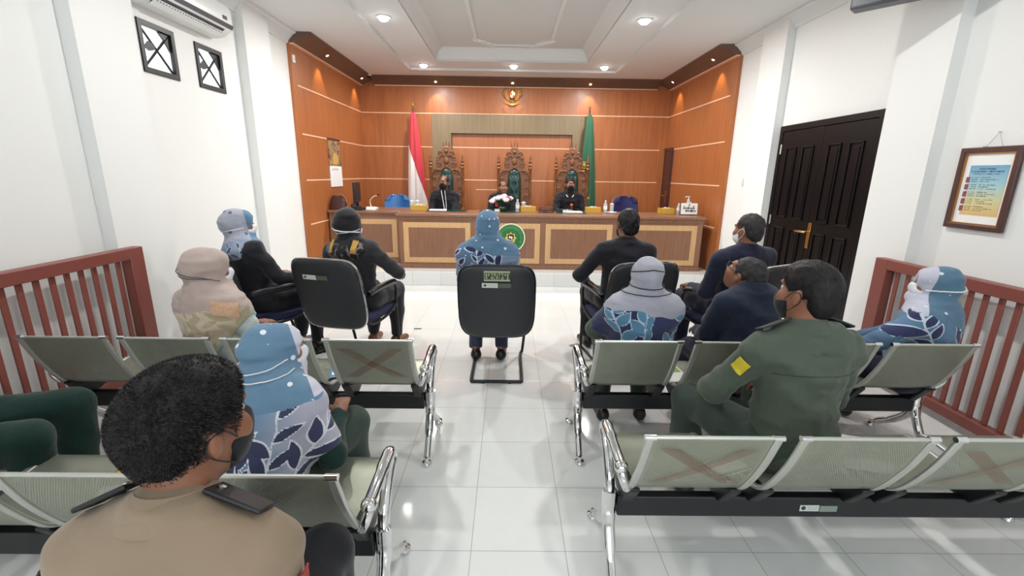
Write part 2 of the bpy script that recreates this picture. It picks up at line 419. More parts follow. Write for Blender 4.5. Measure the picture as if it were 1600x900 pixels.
# inner service door in the panelled corner
d2 = struct('door_2', MB().b2((XR-CT-.035, 8.42, .2), (XR-CT, 8.79, 2.0)), M['browndoor'], bevel=.004)
MB().b2((XR-CT-.05, 8.38, .2), (XR-CT, 8.42, 2.04)).build('door_jamb', M['browndoor'], d2)
MB().b2((XR-CT-.13, 8.755, .2), (XR-CT-.04, 8.80, 2.04)).build('door_jamb', M['clad'], d2)
MB().b2((XR-CT-.05, 8.42, 2.0), (XR-CT, 8.79, 2.05)).build('door_jamb', M['browndoor'], d2)
hb = MB(); hb.b2((XR-CT-.042, 8.46, 1.08), (XR-CT-.035, 8.50, 1.3)); hb.tube([(XR-CT-.04, 8.48, 1.2), (XR-CT-.085, 8.48, 1.2), (XR-CT-.085, 8.58, 1.2)], .009, 8)
hb.build('door_handle', M['brass'], d2, smooth=True)
# black double door in the right wall
DY0, DY1, DZ = 3.72, 5.13, 2.09
d1 = struct('door_1', MB().b2((XR-.03, DY0+.05, .01), (XR, DY1-.05, DZ-.05)), M['blackdoor'])
fr = MB(); fr.prism([(DY0, 0), (DY0, DZ), (DY1, DZ), (DY1, 0), (DY1-.06, 0), (DY1-.06, DZ-.06), (DY0+.06, DZ-.06), (DY0+.06, 0)], lambda a, b, d: (d, a, b), XR-.05, XR)
fr.build('door_frame', M['blackdoor'], d1, bevel=.004)
mid = 4.42
for a, b in ((DY0+.065, mid-.003), (mid+.003, DY1-.065)):
    lf = MB(); lf.b2((XR-.045, a, .015), (XR-.03, b, DZ-.065))
    leaf = lf.build('door_leaf', M['blackdoor'], d1, bevel=.003)
    wd = (b-a-.3)/2
    for k in (0, 1):
        y0 = a+.10+k*(wd+.10)
        for z0, z1 in ((1.14, 1.86), (.22, 1.04)):
            q = MB(); x = XR-.045
            for lo, hi in (((y0, z0), (y0+.014, z1)), ((y0+wd-.014, z0), (y0+wd, z1)), ((y0, z0), (y0+wd, z0+.014)), ((y0, z1-.014), (y0+wd, z1))):
                q.b2((x-.012, lo[0], lo[1]), (x, hi[0], hi[1]))
            q.b2((x-.006, y0+.04, z0+.04), (x, y0+wd-.04, z1-.04))
            q.build('raised_panel', M['blackdoor'], leaf, bevel=.003)
h = MB(); h.b2((XR-.053, 4.36, .88), (XR-.045, 4.405, 1.13)); h.tube([(XR-.05, 4.383, 1.04), (XR-.095, 4.383, 1.04), (XR-.10, 4.40, 1.04), (XR-.10, 4.52, 1.035)], .011, 10)
h.build('door_handle', M['brass'], d1, smooth=True, bevel=.002)
for z in (.3, 1.1, 1.85): MB().tube([(XR-.05, DY1-.062, z-.05), (XR-.05, DY1-.062, z+.05)], .008, 8).build('door_hinge', M['steel'], d1, smooth=True)
# square black vent windows
for i, (a, b) in enumerate((V1, V2)):
    z0, z1 = VZ; f = MB(); x0, x1 = XL-.018, XL+.012; w = .040
    f.frame(lambda y, z, d: (d, y, z), a, b, z0, z1, w, x0, x1)
    wo = struct('window_%d' % (i+1), f, M['blackmetal'], bevel=.003)
    g = MB(); x = XL-.012
    for (ya, za), (yb2, zb) in (((a+w, z0+w), (b-w, z1-w)), ((a+w, z1-w), (b-w, z0+w))): g.tube([(x, ya, za), (x, yb2, zb)], .009, 6)
    for (ya, za, q) in ((b-w, z1-w, 1), (a+w, z0+.5*(z1-z0), 2)):
        if q == 1: g.prism([(0, 0), (-.12, 0), (-.06, -.05), (0, -.13)], lambda m, n, d: (x+d, ya+m, za+n), -.006, .006)
        else: g.prism([(0.02, 0), (.07, .05), (.12, .04), (.13, 0), (.07, -.02)], lambda m, n, d: (x+d, ya+m, za+n), -.006, .006)
    g.build('cross_bars', M['blackmetal'], wo)
    MB().b2((XL-.026, a+.002, z0+.002), (XL-.022, b-.002, z1-.002)).build('glass_pane', M['glass'], wo)

# ================================================================== LAMPS
def downlight(x, y, z, power, label, wash=False, aim=None):
    t = thing('ceiling_downlight', label, 'ceiling light', (x, y, z), 0, 'round recessed downlights')
    MB().lathe([(.055, -.001), (.075, -.001), (.078, -.006), (.072, -.012), (.058, -.010), (.055, -.004)], seg=24).build('trim_ring', M['white'], t, smooth=True)
    MB().lathe([(0, -.004), (.054, -.004), (.055, -.016), (.048, -.034), (.030, -.046), (0, -.050)], seg=20).build('lamp_lens', M['lampglow'], t, smooth=True)
    a = area('downlight_lamp', (x, y, z-.056), .11, power, (1, .985, .96), (0, 0, 0)); a.parent = None
    return t
downlight(-1.39, 5.5, ZC, DOWNLIGHT_W, 'glaring round ceiling downlight nearest the square black wall vents')
downlight(1.46, 5.45, ZC, DOWNLIGHT_W, 'glaring round ceiling downlight nearest the black double door')
downlight(-1.36, 7.72, ZC, DOWNLIGHT_W*.7, 'round downlight in the tray corner above the red and white flag')
downlight(.06, 7.68, ZC, DOWNLIGHT_W*.5, 'round downlight in the middle of the tray border above the gold eagle emblem')
downlight(1.48, 7.66, ZC, DOWNLIGHT_W*.7, 'round downlight in the tray corner above the green flag')
for y, k in ((3.2, 1.7), (.8, .75), (-1.6, .25)):
    for x in (-1.38, 1.46): area('hall_downlight_lamp', (x, y, ZC-.02), .11, HALL_W*k, (1, .985, .96))
def wash(pos, nrm, label):
    t = thing('cornice_spotlight', label, 'spotlight', pos, 0, 'small spotlights in the dark cornice')
    n = Vector(nrm).normalized(); R = Vector((0, 0, 1)).rotation_difference(n).to_matrix()
    MB().lathe([(.02, 0), (.034, 0), (.036, .004), (.03, .008), (.02, .006)], seg=18, R=R).build('trim_ring', M['chrome'], t, smooth=True)
    MB().lathe([(0, .002), (.021, .002), (.016, .008), (0, .01)], seg=14, R=R).build('lamp_lens', M['spotglow'], t, smooth=True)
    l = bpy.data.lights.new('cornice_lamp', 'SPOT'); l.energy = WASH_W*4; l.spot_size = math.radians(70); l.spot_blend = .6; l.color = (1, .72, .36); l.shadow_soft_size = .02
    o = bpy.data.objects.new('cornice_lamp', l); COL.objects.link(o); o.location = Vector(pos)+n*.02
    away = Vector((-n.x*.55, -n.y*.55, -1)).normalized()
    o.rotation_euler = Vector((0, 0, -1)).rotation_difference(away).to_euler()
cs = Vector((.175, 0, .08)).normalized(); dz = 3.125
wash((XL+CT+.146, 6.92, dz), (.42, 0, -.9), 'small cornice spotlight above the wall calendar, the nearer of that pair')
wash((XL+CT+.146, 8.45, dz), (.42, 0, -.9), 'small cornice spotlight in the panelled corner beside the red and white flag')
wash((-1.32, YB-CT-.146, dz), (0, -.42, -.9), 'small cornice spotlight on the back wall above the throne nearest the red and white flag')
wash((.05, YB-CT-.146, dz), (0, -.42, -.9), 'small cornice spotlight directly above the gold eagle emblem')
wash((1.44, YB-CT-.146, dz), (0, -.42, -.9), 'small cornice spotlight on the back wall above the green flag')
wash((XR-CT-.146, 8.35, dz), (-.42, 0, -.9), 'small cornice spotlight above the brown corner door')
wash((XR-CT-.146, 6.78, dz), (-.42, 0, -.9), 'small cornice spotlight on the panelling nearest the white light switch')
# dome camera in the corner of the cornice
t = thing('dome_camera', 'small dark dome camera in the ceiling corner above the calendar wall', 'security camera', (-2.46, 8.5, ZC))
MB().lathe([(0, 0), (.05, 0), (.052, -.02), (.045, -.03), (0, -.03)], seg=18).build('base', M['offwhite'], t, smooth=True)
MB().lathe([(.038, -.03), (.036, -.045), (.026, -.058), (0, -.064)], seg=18).build('dome', M['blackplastic'], t, smooth=True)

# ================================================================== ON THE WALLS
def air_con(loc, label):
    """wall-mounted split unit, 1 m long along y, facing +x"""
    t = thing('air_conditioner', label, 'air conditioner', loc)
    pr = [(0, 0), (0, .27), (.14, .275), (.185, .26), (.20, .20), (.205, .10), (.19, .06), (.12, .012), (.05, 0)]
    MB().prism(pr, lambda a, b, d: (a, d, b), 0, 1.0).build('casing', M['white'], t, bevel=.006)
    v = MB(); v.prism([(.115, .018), (.178, .058), (.186, .052), (.123, .012)], lambda a, b, d: (a, d, b), .10, .90)
    v.build('air_outlet', M['darkgrey'], t)
    fl = MB()
    for k in range(26): fl.b2((.13, .12+k*.03, .02), (.17, .123+k*.03, .045))
    fl.build('fins', M['blackplastic'], t)
    MB().prism([(.11, -.002), (.172, .034), (.176, .030), (.114, -.006)], lambda a, b, d: (a, d, b), .10, .90).build('louvre', M['white'], t, bevel=.001)
    MB().prism([(.196, .072), (.207, .105), (.2095, .105), (.1985, .070)], lambda a, b, d: (a, d, b), .0, 1.0).build('panel_gap', M['darkgrey'], t)
    MB().b2((.203, .86, .13), (.207, .92, .16)).build('display', M['blackplastic'], t)
    return t
air_con((XL, 3.60, 2.72), 'white split air conditioner on the wall above the square black vents')
# angled television over the black door
ax = Vector((.655, -.756, 0)); pn = Vector((-.756, -.655, 0))
t = thing('television', 'dark grey television angled out from the wall above the black double door', 'television', (2.45, 3.56, 2.70), math.atan2(ax.y, ax.x))
MB().b2((-.02, -.075, 0), (.66, .05, .42)).build('housing', M['darkgrey'], t, bevel=.012)
MB().b2((.02, .05, .03), (.62, .055, .39)).build('screen', M['blackplastic'], t)
MB().b2((-.005, -.076, .012), (.645, -.0745, .02)).build('speaker_grille', M['blackplastic'], t)
br = MB(); br.b2((.25, -.16, .16), (.40, -.075, .28)); br.tube([(.33, -.14, .22), (.52, -.16, .22)], .02, 8)
br.build('wall_bracket', M['blackmetal'], t)
# certificate
FY0, FY1, FZ0, FZ1 = 2.69, 3.06, 1.245, 1.755
t = thing('framed_notice', 'dark brown framed notice with a blue and yellow sheet beside the black door', 'picture frame', (XR, (FY0+FY1)/2, FZ0))
hw, hh, w = (FY1-FY0)/2, FZ1-FZ0, .032
f = MB().frame(lambda y, z, d: (d, y, z), -hw, hw, 0, hh, w, -.028, -.002)
f.build('frame', M['darkwood'], t, bevel=.005)
f = MB(); q = w
f.frame(lambda y, z, d: (d, y, z), -hw+q, hw-q, q, hh-q, .008, -.02, -.006)
f.build('gilt_slip', M['gold'], t)
MB().b2((-.008, -hw+w, w), (-.004, hw-w, hh-w)).build('mount', M['paper'], t)
m, tt, b = new_mat('blue_to_yellow_print'); setin(b, Roughness=.5)
c = nd(tt, 'ShaderNodeTexCoord'); s = nd(tt, 'ShaderNodeSeparateXYZ'); tt.links.new(c.outputs['Object'], s.inputs[0])
k = mth(tt, 'DIVIDE', mth(tt, 'SUBTRACT', s.outputs[2], .09), .31)
tt.links.new(ramp(tt, k, [(0, hx('#ddb878')), (.3, hx('#d3cf9c')), (.6, hx('#a5cbd2')), (1, hx('#6fa9cc'))]), b.inputs['Base Color']); M['print'] = m
sh = MB().b2((-.0095, -hw+.06, .09), (-.008, hw-.075, .40)).build('printed_sheet', M['print'], t)
M['ink'] = plain('dark_ink', '#2b3644', .6, var=0); M['photo'] = plain('small_portrait_print', '#8c4a5c', .6, var=.3, vscale=60)
rr = random.Random(3); g = MB()
fn = lambda a, b2, d: (-.0096-d, -a, b2)      # reading direction runs towards -y on this wall
glyph_row(g, fn, -.05, .05, .378, .010, 18, rr, .0008); glyph_row(g, fn, -.10, .10, .362, .009, 34, rr, .0008); glyph_row(g, fn, -.08, .08, .347, .005, 36, rr, .0008)
for i in range(5):
    z = .325-i*.045
    for j in range(3): glyph_row(g, fn, -.085, -.045, z-j*.012, .005, 8, rr, .0008); glyph_row(g, fn, -.03, .03+.05*((i+j) % 2), z-j*.012, .005, 16, rr, .0008)
g.build('lettering', M['ink'], sh)
for i in range(5):
    z = .322-i*.045; MB().b2((-.0105, .095, z-.028), (-.0095, .12, z+.006)).build('portrait', M['photo'], sh)
MB().tube([(-.012, .05, hh-.01), (-.012, -.015, hh+.085), (-.012, -.06, hh-.01)], .0016, 5).build('hanging_wire', M['steel'], t)
MB().tube([(0, -.015, hh+.085), (-.02, -.015, hh+.088)], .003, 6).build('nail', M['steel'], t)
MB().ell((-.012, .045, hh+.004), (.004, .02, .006), 8, 6).build('wire_twist', M['steel'], t, smooth=True)
# switch
t = thing('light_switch', 'off white light switch plate on the white wall beside the wood panelling', 'light switch', (XR, 5.84, 1.44))
MB().b2((-.010, -.05, 0), (0, .05, .10)).build('plate', M['offwhite'], t, bevel=.003)
for a in (-.022, .022): MB().b2((-.014, a-.018, .02), (-.010, a+.018, .08)).build('rocker', M['offwhite'], t, bevel=.002)
# small white socket box on the end of the panelling
t = thing('junction_box', 'tiny white box on the near edge of the panelling under the cornice', 'junction box', (XL+CT, 6.13, 2.86))
MB().b2((0, 0, 0), (.02, .05, .09)).build('cover', M['white'], t, bevel=.003)
MB().b2((.02, .015, .03), (.024, .035, .06)).build('button', M['offwhite'], t, bevel=.001)
# red timber railings
def railing(x, y_far, n, zb, zt_, side, label):
    t = thing('timber_railing', label, 'railing', (x, y_far, 0), 0, 'red timber railings along the side walls')
    L = .125+n*.09
    MB().b2((-.035, -.115, 0), (.035, 0, zt_)).build('end_post', M['rail'], t, bevel=.005)
    MB().b2((-.035, -L, zt_-.075), (.035, -.115, zt_)).build('top_rail', M['rail'], t, bevel=.005)
    MB().b2((-.03, -L, zb), (.03, -.115, zb+.07)).build('bottom_rail', M['rail'], t, bevel=.005)
    for k in range(n): MB().b2((-.006, -.17-k*.09-.034, zb+.07), (.006, -.17-k*.09, zt_-.075)).build('slat', M['rail'], t, bevel=.003)
    MB().b2((-.035, -L-.1, 0), (.035, -L, zt_)).build('end_post', M['rail'], t, bevel=.005)
railing(-2.62, 3.17, 17, .12, 1.02, 1, 'red painted timber railing against the wall under the air conditioner')
railing(2.87, 3.39, 17, .06, .97, -1, 'red painted timber railing under the framed notice beside the black door')
# ================================================================== DESKS
def inlay_panel(parent, x0, x1, z0, z1, y):
    w = .075
    o = MB(); 
    o.b2((x0, y-.006, z0), (x0+w, y, z1)); o.b2((x1-w, y-.006, z0), (x1, y, z1)); o.b2((x0+w, y-.006, z0), (x1-w, y, z0+w)); o.b2((x0+w, y-.006, z1-w), (x1-w, y, z1))
    f = o.build('inlay_frame', M['inlay'], parent, bevel=.002)
    MB().b2((x0+w, y-.003, z0+w), (x1-w, y, z1-w)).build('centre_panel', M['deskwood'], parent)
dk = thing('judges_desk', 'long brown wooden judges desk with four light inlay panels on the white platform', 'desk', (0, 6.45, .2))
dk_y = 0
MB().b2((-1.56, 0, 0), (2.8, .04, .75)).build('front_board', M['deskwood'], dk, bevel=.003)
MB().b2((-1.56, .04, 0), (-1.52, .75, .75)).build('side_board', M['deskwood'], dk); MB().b2((2.76, .04, 0), (2.8, .75, .75)).build('side_board', M['deskwood'], dk)
MB().b2((-1.60, -.035, .75), (2.84, .78, .79)).build('top', M['deskwood'], dk, bevel=.008)
MB().b2((-1.57, -.012, .70), (2.81, 0, .75)).build('top_moulding', M['deskwood'], dk, bevel=.004)
MB().b2((-1.57, -.012, 0), (2.81, 0, .06)).build('plinth', M['deskwood'], dk, bevel=.003)
for a, b in ((-1.50, -.54), (-.46, .46), (.54, 1.50), (1.60, 2.72)): inlay_panel(dk, a, b, .085, .665, 0)
ds = thing('clerk_desk', 'short brown clerk desk set back beside the judges desk, holding the monitor', 'desk', (0, 6.82, .2))
MB().b2((-2.69, 0, 0), (-1.62, .04, .75)).build('front_board', M['deskwood'], ds, bevel=.003)
MB().b2((-2.69, .04, 0), (-2.65, .72, .75)).build('side_board', M['deskwood'], ds); MB().b2((-1.66, .04, 0), (-1.62, .72, .75)).build('side_board', M['deskwood'], ds)
MB().b2((-2.70, -.035, .75), (-1.605, .76, .79)).build('top', M['deskwood'], ds, bevel=.008)
MB().b2((-2.69, -.012, 0), (-1.62, 0, .06)).build('plinth', M['deskwood'], ds, bevel=.003)
inlay_panel(ds, -2.60, -1.68, .085, .665, 0)
# round court emblem on the desk front
em = thing('court_emblem', 'round green court emblem with a cream rim on the front of the judges desk', 'emblem', (.04, 6.440, .66))
fy = lambda a, b, d: (a, -d, b)
R90 = Matrix.Rotation(PI/2, 3, 'X')
MB().lathe([(0, 0), (.205, 0), (.205, .012), (.19, .016), (0, .014)], seg=48, R=R90).build('disc', plain('emblem_green', '#1f6b35', .45, var=.05), em, smooth=True)
MB().tube([(.20*math.cos(2*PI*k/48), -.012, .20*math.sin(2*PI*k/48)) for k in range(48)], .010, 8, True).build('rim', plain('emblem_cream_rim', '#dfe3c4', .45), em, smooth=True)
MB().tube([(.172*math.cos(2*PI*k/48), -.0155, .172*math.sin(2*PI*k/48)) for k in range(48)], .003, 6, True).build('inner_line', plain('emblem_light_green', '#5f9a5e', .5), em, smooth=True)
M['emy'] = plain('emblem_yellow', '#d5c052', .45, var=.05); M['emw'] = plain('emblem_lettering', '#b9d3a4', .5, var=0)
g = MB(); rr = random.Random(5)
for k in range(26):
    a = math.radians(205-k*9.2); c, s = .148*math.cos(a), .148*math.sin(a); ux, uz = math.sin(a), -math.cos(a); rx, rz = math.cos(a), math.sin(a)
    for q in range(3):
        p, ww, hh2 = rr.uniform(-.005, .003), .0025, rr.choice((.018, .010, .004)); pr = rr.uniform(-.004, .002)
        pts = [(p, -hh2/2), (p+(ww if hh2 > .006 else .009), -hh2/2), (p+(ww if hh2 > .006 else .009), hh2/2), (p, hh2/2)]
        g.prism([(c+ux*x+rx*y, s+uz*x+rz*y) for x, y in pts], fy, .0145, .016)
g.build('ring_lettering', M['emw'], em)
g = MB()
star = [((.085 if k % 2 == 0 else .062)*math.cos(2*PI*k/16), (.085 if k % 2 == 0 else .062)*math.sin(2*PI*k/16)) for k in range(16)]
g.prism(star, fy, .013, .017); g.build('sunburst', M['emy'], em)
sh_ = [(-.045, .045), (0, .058), (.045, .045), (.042, -.01), (.02, -.05), (0, -.065), (-.02, -.05), (-.042, -.01)]
MB().prism(sh_, fy, .016, .021).build('shield', plain('emblem_dark_shield', '#3c2a1e', .4), em)
g = MB(); g.ell((-.012, -.021, .012), (.014, .003, .018), 10, 6); g.ell((.014, -.021, .004), (.010, .003, .022), 10, 6); g.tube([(-.03, -.021, -.02), (0, -.021, -.04), (.03, -.021, -.02)], .004, 6)
g.build('shield_charge', M['paper'], em, smooth=True)

# ================================================================== EAGLE EMBLEM ON THE BACK WALL
eg = thing('eagle_emblem', 'gold eagle state emblem with shield and ribbon high on the back wall', 'emblem', (.05, YB-CT-.004, 2.93))
ye = lambda a, b, d: (a, -d, b)
body = MB(); body.ell((0, -.03, .01), (.045, .028, .085)); body.ell((.0, -.035, .105), (.022, .022, .026)); body.tube([(.012, -.045, .108), (.040, -.045, .100)], [.010, .002], 8)
body.build('body', M['gold'], eg, smooth=True)
for s in (-1, 1):
    wg = MB()
    wg.tube(smooth_path([(s*.03, -.03, .05), (s*.075, -.03, .115), (s*.13, -.03, .11), (s*.155, -.03, .04)]), .018, 8)
    for k in range(9):
        a = k/8; x0, z0 = s*(.04+.115*a), .06+.055*math.sin(a*2.6)
        x1, z1 = s*(.055+.10*a*(1-.25*a)), -.085+.05*a
        wg.tube(smooth_path([(x0, -.022, z0), (x0*.9+x1*.1+s*.02*a, -.026, (z0+z1)/2), (x1, -.02, z1)], 4), .010, 6, flat=1)
    wg.build('wing', M['gold'], eg, smooth=True)
    MB().tube(smooth_path([(s*.02, -.02, -.06), (s*.03, -.03, -.095), (s*.05, -.035, -.115)], 4), [.014]*9, 8).build('claw', M['gold'], eg, smooth=True)
tl = MB()
for k in range(-3, 4): tl.tube([(k*.004, -.02, -.05), (k*.016, -.018, -.125)], [.007, .010], 6)
tl.build('tail', M['gold'], eg, smooth=True)
MB().prism([(-.045, .05), (.045, .05), (.043, 0), (.022, -.045), (0, -.058), (-.022, -.045), (-.043, 0)], ye, .058, .068).build('shield', plain('shield_black', '#1b1718', .4), eg, bevel=.002)
for (a, b, c2) in ((-.042, .0, 'red'), (.002, 0, 'paper')): MB().b2((a, -.071, .004), (a+.040, -.068, .046)).build('shield_quarter', M[c2], eg)
for (a, c2) in ((-.036, 'paper'), (.003, 'red')): MB().prism([(a, 0), (a+.034, 0), (a+.030 if a > 0 else a+.034, -.03), (a+.016 if a > 0 else a+.034, -.042 if a < 0 else -.035), (a+.004 if a < 0 else a, -.03)], ye, .068, .071).build('shield_quarter', M[c2], eg)
rb = MB(); rb.sheet(lambda u, v: ((u-.5)*.30, -.035-.02*math.sin(u*PI), -.135+.018*math.cos((u-.5)*2*PI)*-1+(v-.5)*.034), 24, 2, .006)
rb.build('ribbon', M['gold'], eg, smooth=True)

# ================================================================== FLAGS
def flag(x, y, name_mat, label, ztop, cloth, extra=None):
    t = thing('flag_on_pole', label, 'flag', (x, y, .2))
    MB().lathe([(0, 0), (.16, 0), (.16, .02), (.12, .04), (.03, .06), (.022, .10), (0, .10)], seg=24).build('base', M['darkwood'], t, smooth=True)
    MB().tube([(0, 0, .05), (0, 0, ztop)], .014, 10).build('pole', M['darkwood'], t, smooth=True)
    MB().lathe([(0, 0), (.018, .0), (.022, .012), (.010, .03), (.020, .05), (.012, .075), (0, .11)], (0, 0, ztop-.02), 12).build('finial', M['gold'], t, smooth=True)
    return t
def draped(parent, name, mat_, z0, z1, width, ph, cut=None):
    """cloth hanging in folds round the pole; width(q) with q=0 at the top"""
    def fn(u, v):
        q = 1-v; z = z0+(z1-z0)*v; a = u*2*PI; wv = width(q)
        fold = 1+.22*math.sin(5*a+ph+q*1.5)+.12*math.sin(9*a+2*q)
        return (wv*math.cos(a)*fold+.02*q, wv*.55*math.sin(a)*fold-.015, z)
    return MB().sheet(fn, 60, 30, .004).build(name, mat_, parent, smooth=True)
def flag_mat():
    m, t, b = new_mat('red_over_white_flag_cloth'); setin(b, Roughness=.7, Sheen_Weight=.3)
    c = nd(t, 'ShaderNodeTexCoord'); s = nd(t, 'ShaderNodeSeparateXYZ'); t.links.new(c.outputs['Object'], s.inputs[0])
    k = mth(t, 'ADD', s.outputs[2], mth(t, 'MULTIPLY', s.outputs[0], 3.2))
    t.links.new(mix(t, mth(t, 'GREATER_THAN', k, 1.52), hx('#e6dedb'), hx('#bf2f3b')), b.inputs['Base Color']); return m
M['rw'] = flag_mat()
fl1 = flag(-1.70, 8.45, None, 'red and white flag hanging on a pole beside the olive panel', 2.46, None)
draped(fl1, 'cloth', M['rw'], .62, 2.38, lambda q: .025+.13*q**.65, 0)
fl2 = flag(1.42, 8.45, None, 'dark green flag with gold fringe on a pole behind the carved throne', 2.48, None)
draped(fl2, 'cloth', M['flaggreen'], .66, 2.38, lambda q: .028+.11*q**.6, 1.2)
eb = MB()
for k in range(10):
    a = 2*PI*k/10; eb.ell((-.07+.05*math.cos(a), -.112, 1.52+.055*math.sin(a)), (.014, .008, .014), 8, 6)
eb.ell((-.07, -.115, 1.52), (.03, .008, .035), 10, 6); eb.tube([(-.12, -.112, 1.44), (-.07, -.118, 1.42), (-.02, -.112, 1.44)], .010, 6)
eb.build('embroidered_crest', plain('gold_embroidery', '#c9a23f', .5, .3, var=.2), fl2, smooth=True)
tz = MB(); tz.ell((.03, -.08, 1.08), (.026, .022, .03), 10, 6); tz.tube([(.03, -.08, 1.07), (.04, -.085, .93)], [.016, .028], 8)
tz.build('tassel', plain('gold_tassel', '#d0a83c', .6, var=.2), fl2, smooth=True)

# ================================================================== CARVED THRONES
def throne(loc, label):
    t = thing('carved_throne', label, 'throne', loc, PI, 'carved judges thrones')
    C_ = M['carved']    # local: faces +y after the turn, so the back is at -y
    yb_ = -.22; F = lambda a, b, d: (a, yb_+d, b)
    for s in (-1, 1):
        MB().lathe([(.03, 0), (.034, .04), (.024, .08), (.030, .4), (.026, .46), (.034, .50), (.026, .54), (.03, .9), (.022, .96), (.032, 1.0), (.024, 1.06), (.026, 1.42), (.036, 1.45), (.022, 1.47), (.034, 1.50), (.018, 1.53), (.030, 1.56), (.016, 1.59), (.022, 1.62), (.008, 1.66), (0, 1.70)], (s*.28, yb_, 0), 14).build('back_post', C_, t, smooth=True)
    sil = [(-.26, .5), (-.26, 1.30), (-.22, 1.40), (-.17, 1.46), (-.19, 1.53), (-.16, 1.60), (-.13, 1.62), (-.155, 1.68), (-.12, 1.74), (-.07, 1.75), (-.055, 1.80), (-.03, 1.80)]
    sil = sil + [(-x, z) for x, z in sil[::-1]]
    bk = MB().prism(sil, F, -.022, .022)
    bk.build('carved_back', C_, t, bevel=.008)
    for s in (-1, 1):
        for (cx, cz, r, tr_) in ((.19, 1.38, .045, 1.7), (.13, 1.50, .05, 1.6), (.14, 1.60, .035, 1.5), (.10, 1.69, .04, 1.6), (.21, 1.25, .035, 1.5), (.22, 1.10, .032, 1.5), (.215, .96, .032, 1.5), (.22, .82, .032, 1.5), (.215, .68, .032, 1.5)):
            pts = []
            for k in range(18):
                q = k/17; a = q*tr_*2*PI; r_ = r*(1-.75*q)
                pts.append((s*(cx+r_*math.cos(a)), yb_+.026, cz+r_*math.sin(a)))
            MB().tube(pts, [.010*(1-.4*k/17) for k in range(18)], 6).build('carved_scroll', C_, t, smooth=True)
        MB().tube(smooth_path([(s*.27, yb_+.024, 1.28), (s*.24, yb_+.03, 1.36), (s*.16, yb_+.03, 1.41), (s*.10, yb_+.03, 1.40)], 5), .014, 8).build('carved_scroll', C_, t, smooth=True)
        MB().tube(smooth_path([(s*.12, yb_+.024, 1.62), (s*.07, yb_+.03, 1.66), (s*.02, yb_+.03, 1.63)], 5), .012, 8).build('carved_scroll', C_, t, smooth=True)
    for z, r in ((1.56, (.045, .02, .06)), (1.72, (.03, .02, .03)), (1.46, (.03, .02, .03))): MB().ell((0, yb_+.03, z), r).build('carved_boss', C_, t, smooth=True)
    cr = MB()
    for x, h in ((-.05, .10), (0, .12), (.05, .10)):
        cr.tube(smooth_path([(x*.6, yb_, 1.79), (x, yb_, 1.83), (x*1.15, yb_, 1.79+h)], 4), [.010, .010, .011, .011, .010, .009, .008, .006, .004], 7)
    cr.tube([(-.045, yb_, 1.795), (.045, yb_, 1.795)], .018, 8)
    cr.build('crown_finial', C_, t, smooth=True)
    # tufted cushion back
    def cf(u, v):
        a = u*2*PI; r = math.sqrt(v)
        x = .115*r*math.copysign(abs(math.cos(a))**.62, math.cos(a)); z = 1.02+.41*r*math.copysign(abs(math.sin(a))**.62, math.sin(a))
        return x, z, r
    cu = MB(); nu, nv = 36, 12; rings_ = []
    for j in range(nv+1):
        ring = []
        for i in range(nu):
            x, z, r = cf(i/nu, max(j/nv, .002)); dep = .055*(1-r**4)**.5 if r < 1 else 0
            for bz in (.72, .87, 1.02, 1.17, 1.32):
                for bx in ((-.045, .045) if int(round(bz*100)) % 2 == 0 else (0,)):
                    dep -= .022*math.exp(-((x-bx)**2+(z-bz)**2)/.0011)
            ring.append((x, yb_+.022+max(dep, 0), z))
        rings_.append(ring)
    cu.rings(rings_[::-1]); cu.build('back_cushion', M['cushion'], t, smooth=True)
    MB().tube([(lambda q: (q[0]*1.08, yb_+.026, 1.02+(q[1]-1.02)*1.03))(cf(k/40, 1)) for k in range(40)], .011, 8, True).build('cushion_frame', C_, t, smooth=True)
    MB().b2((-.27, -.2, .36), (.27, .26, .42)).build('seat_rail', C_, t, bevel=.012)
    MB().box((0, .04, .45), (.48, .42, .08)).build('seat_cushion', M['cushion'], t, bevel=.03, seg=3)
    for s in (-1, 1):
        MB().tube(smooth_path([(s*.28, yb_+.01, .74), (s*.29, 0, .73), (s*.29, .20, .70), (s*.29, .25, .66), (s*.28, .22, .63)], 6), .026, 10).build('armrest', C_, t, smooth=True)
        MB().lathe([(.032, 0), (.026, .06), (.034, .12), (.028, .34), (.034, .40), (.022, .48), (.032, .56), (.022, .62), (.026, .70)], (s*.27, .22, 0), 12).build('leg', C_, t, smooth=True)
    return t
throne((-1.10, 8.02, .2), 'carved wooden throne with dark green tufted back behind the man with the white lanyard')
throne((.10, 8.02, .2), 'carved wooden throne with dark green tufted back behind the flower vase')
throne((1.12, 8.02, .2), 'carved wooden throne with dark green tufted back in front of the green flag')

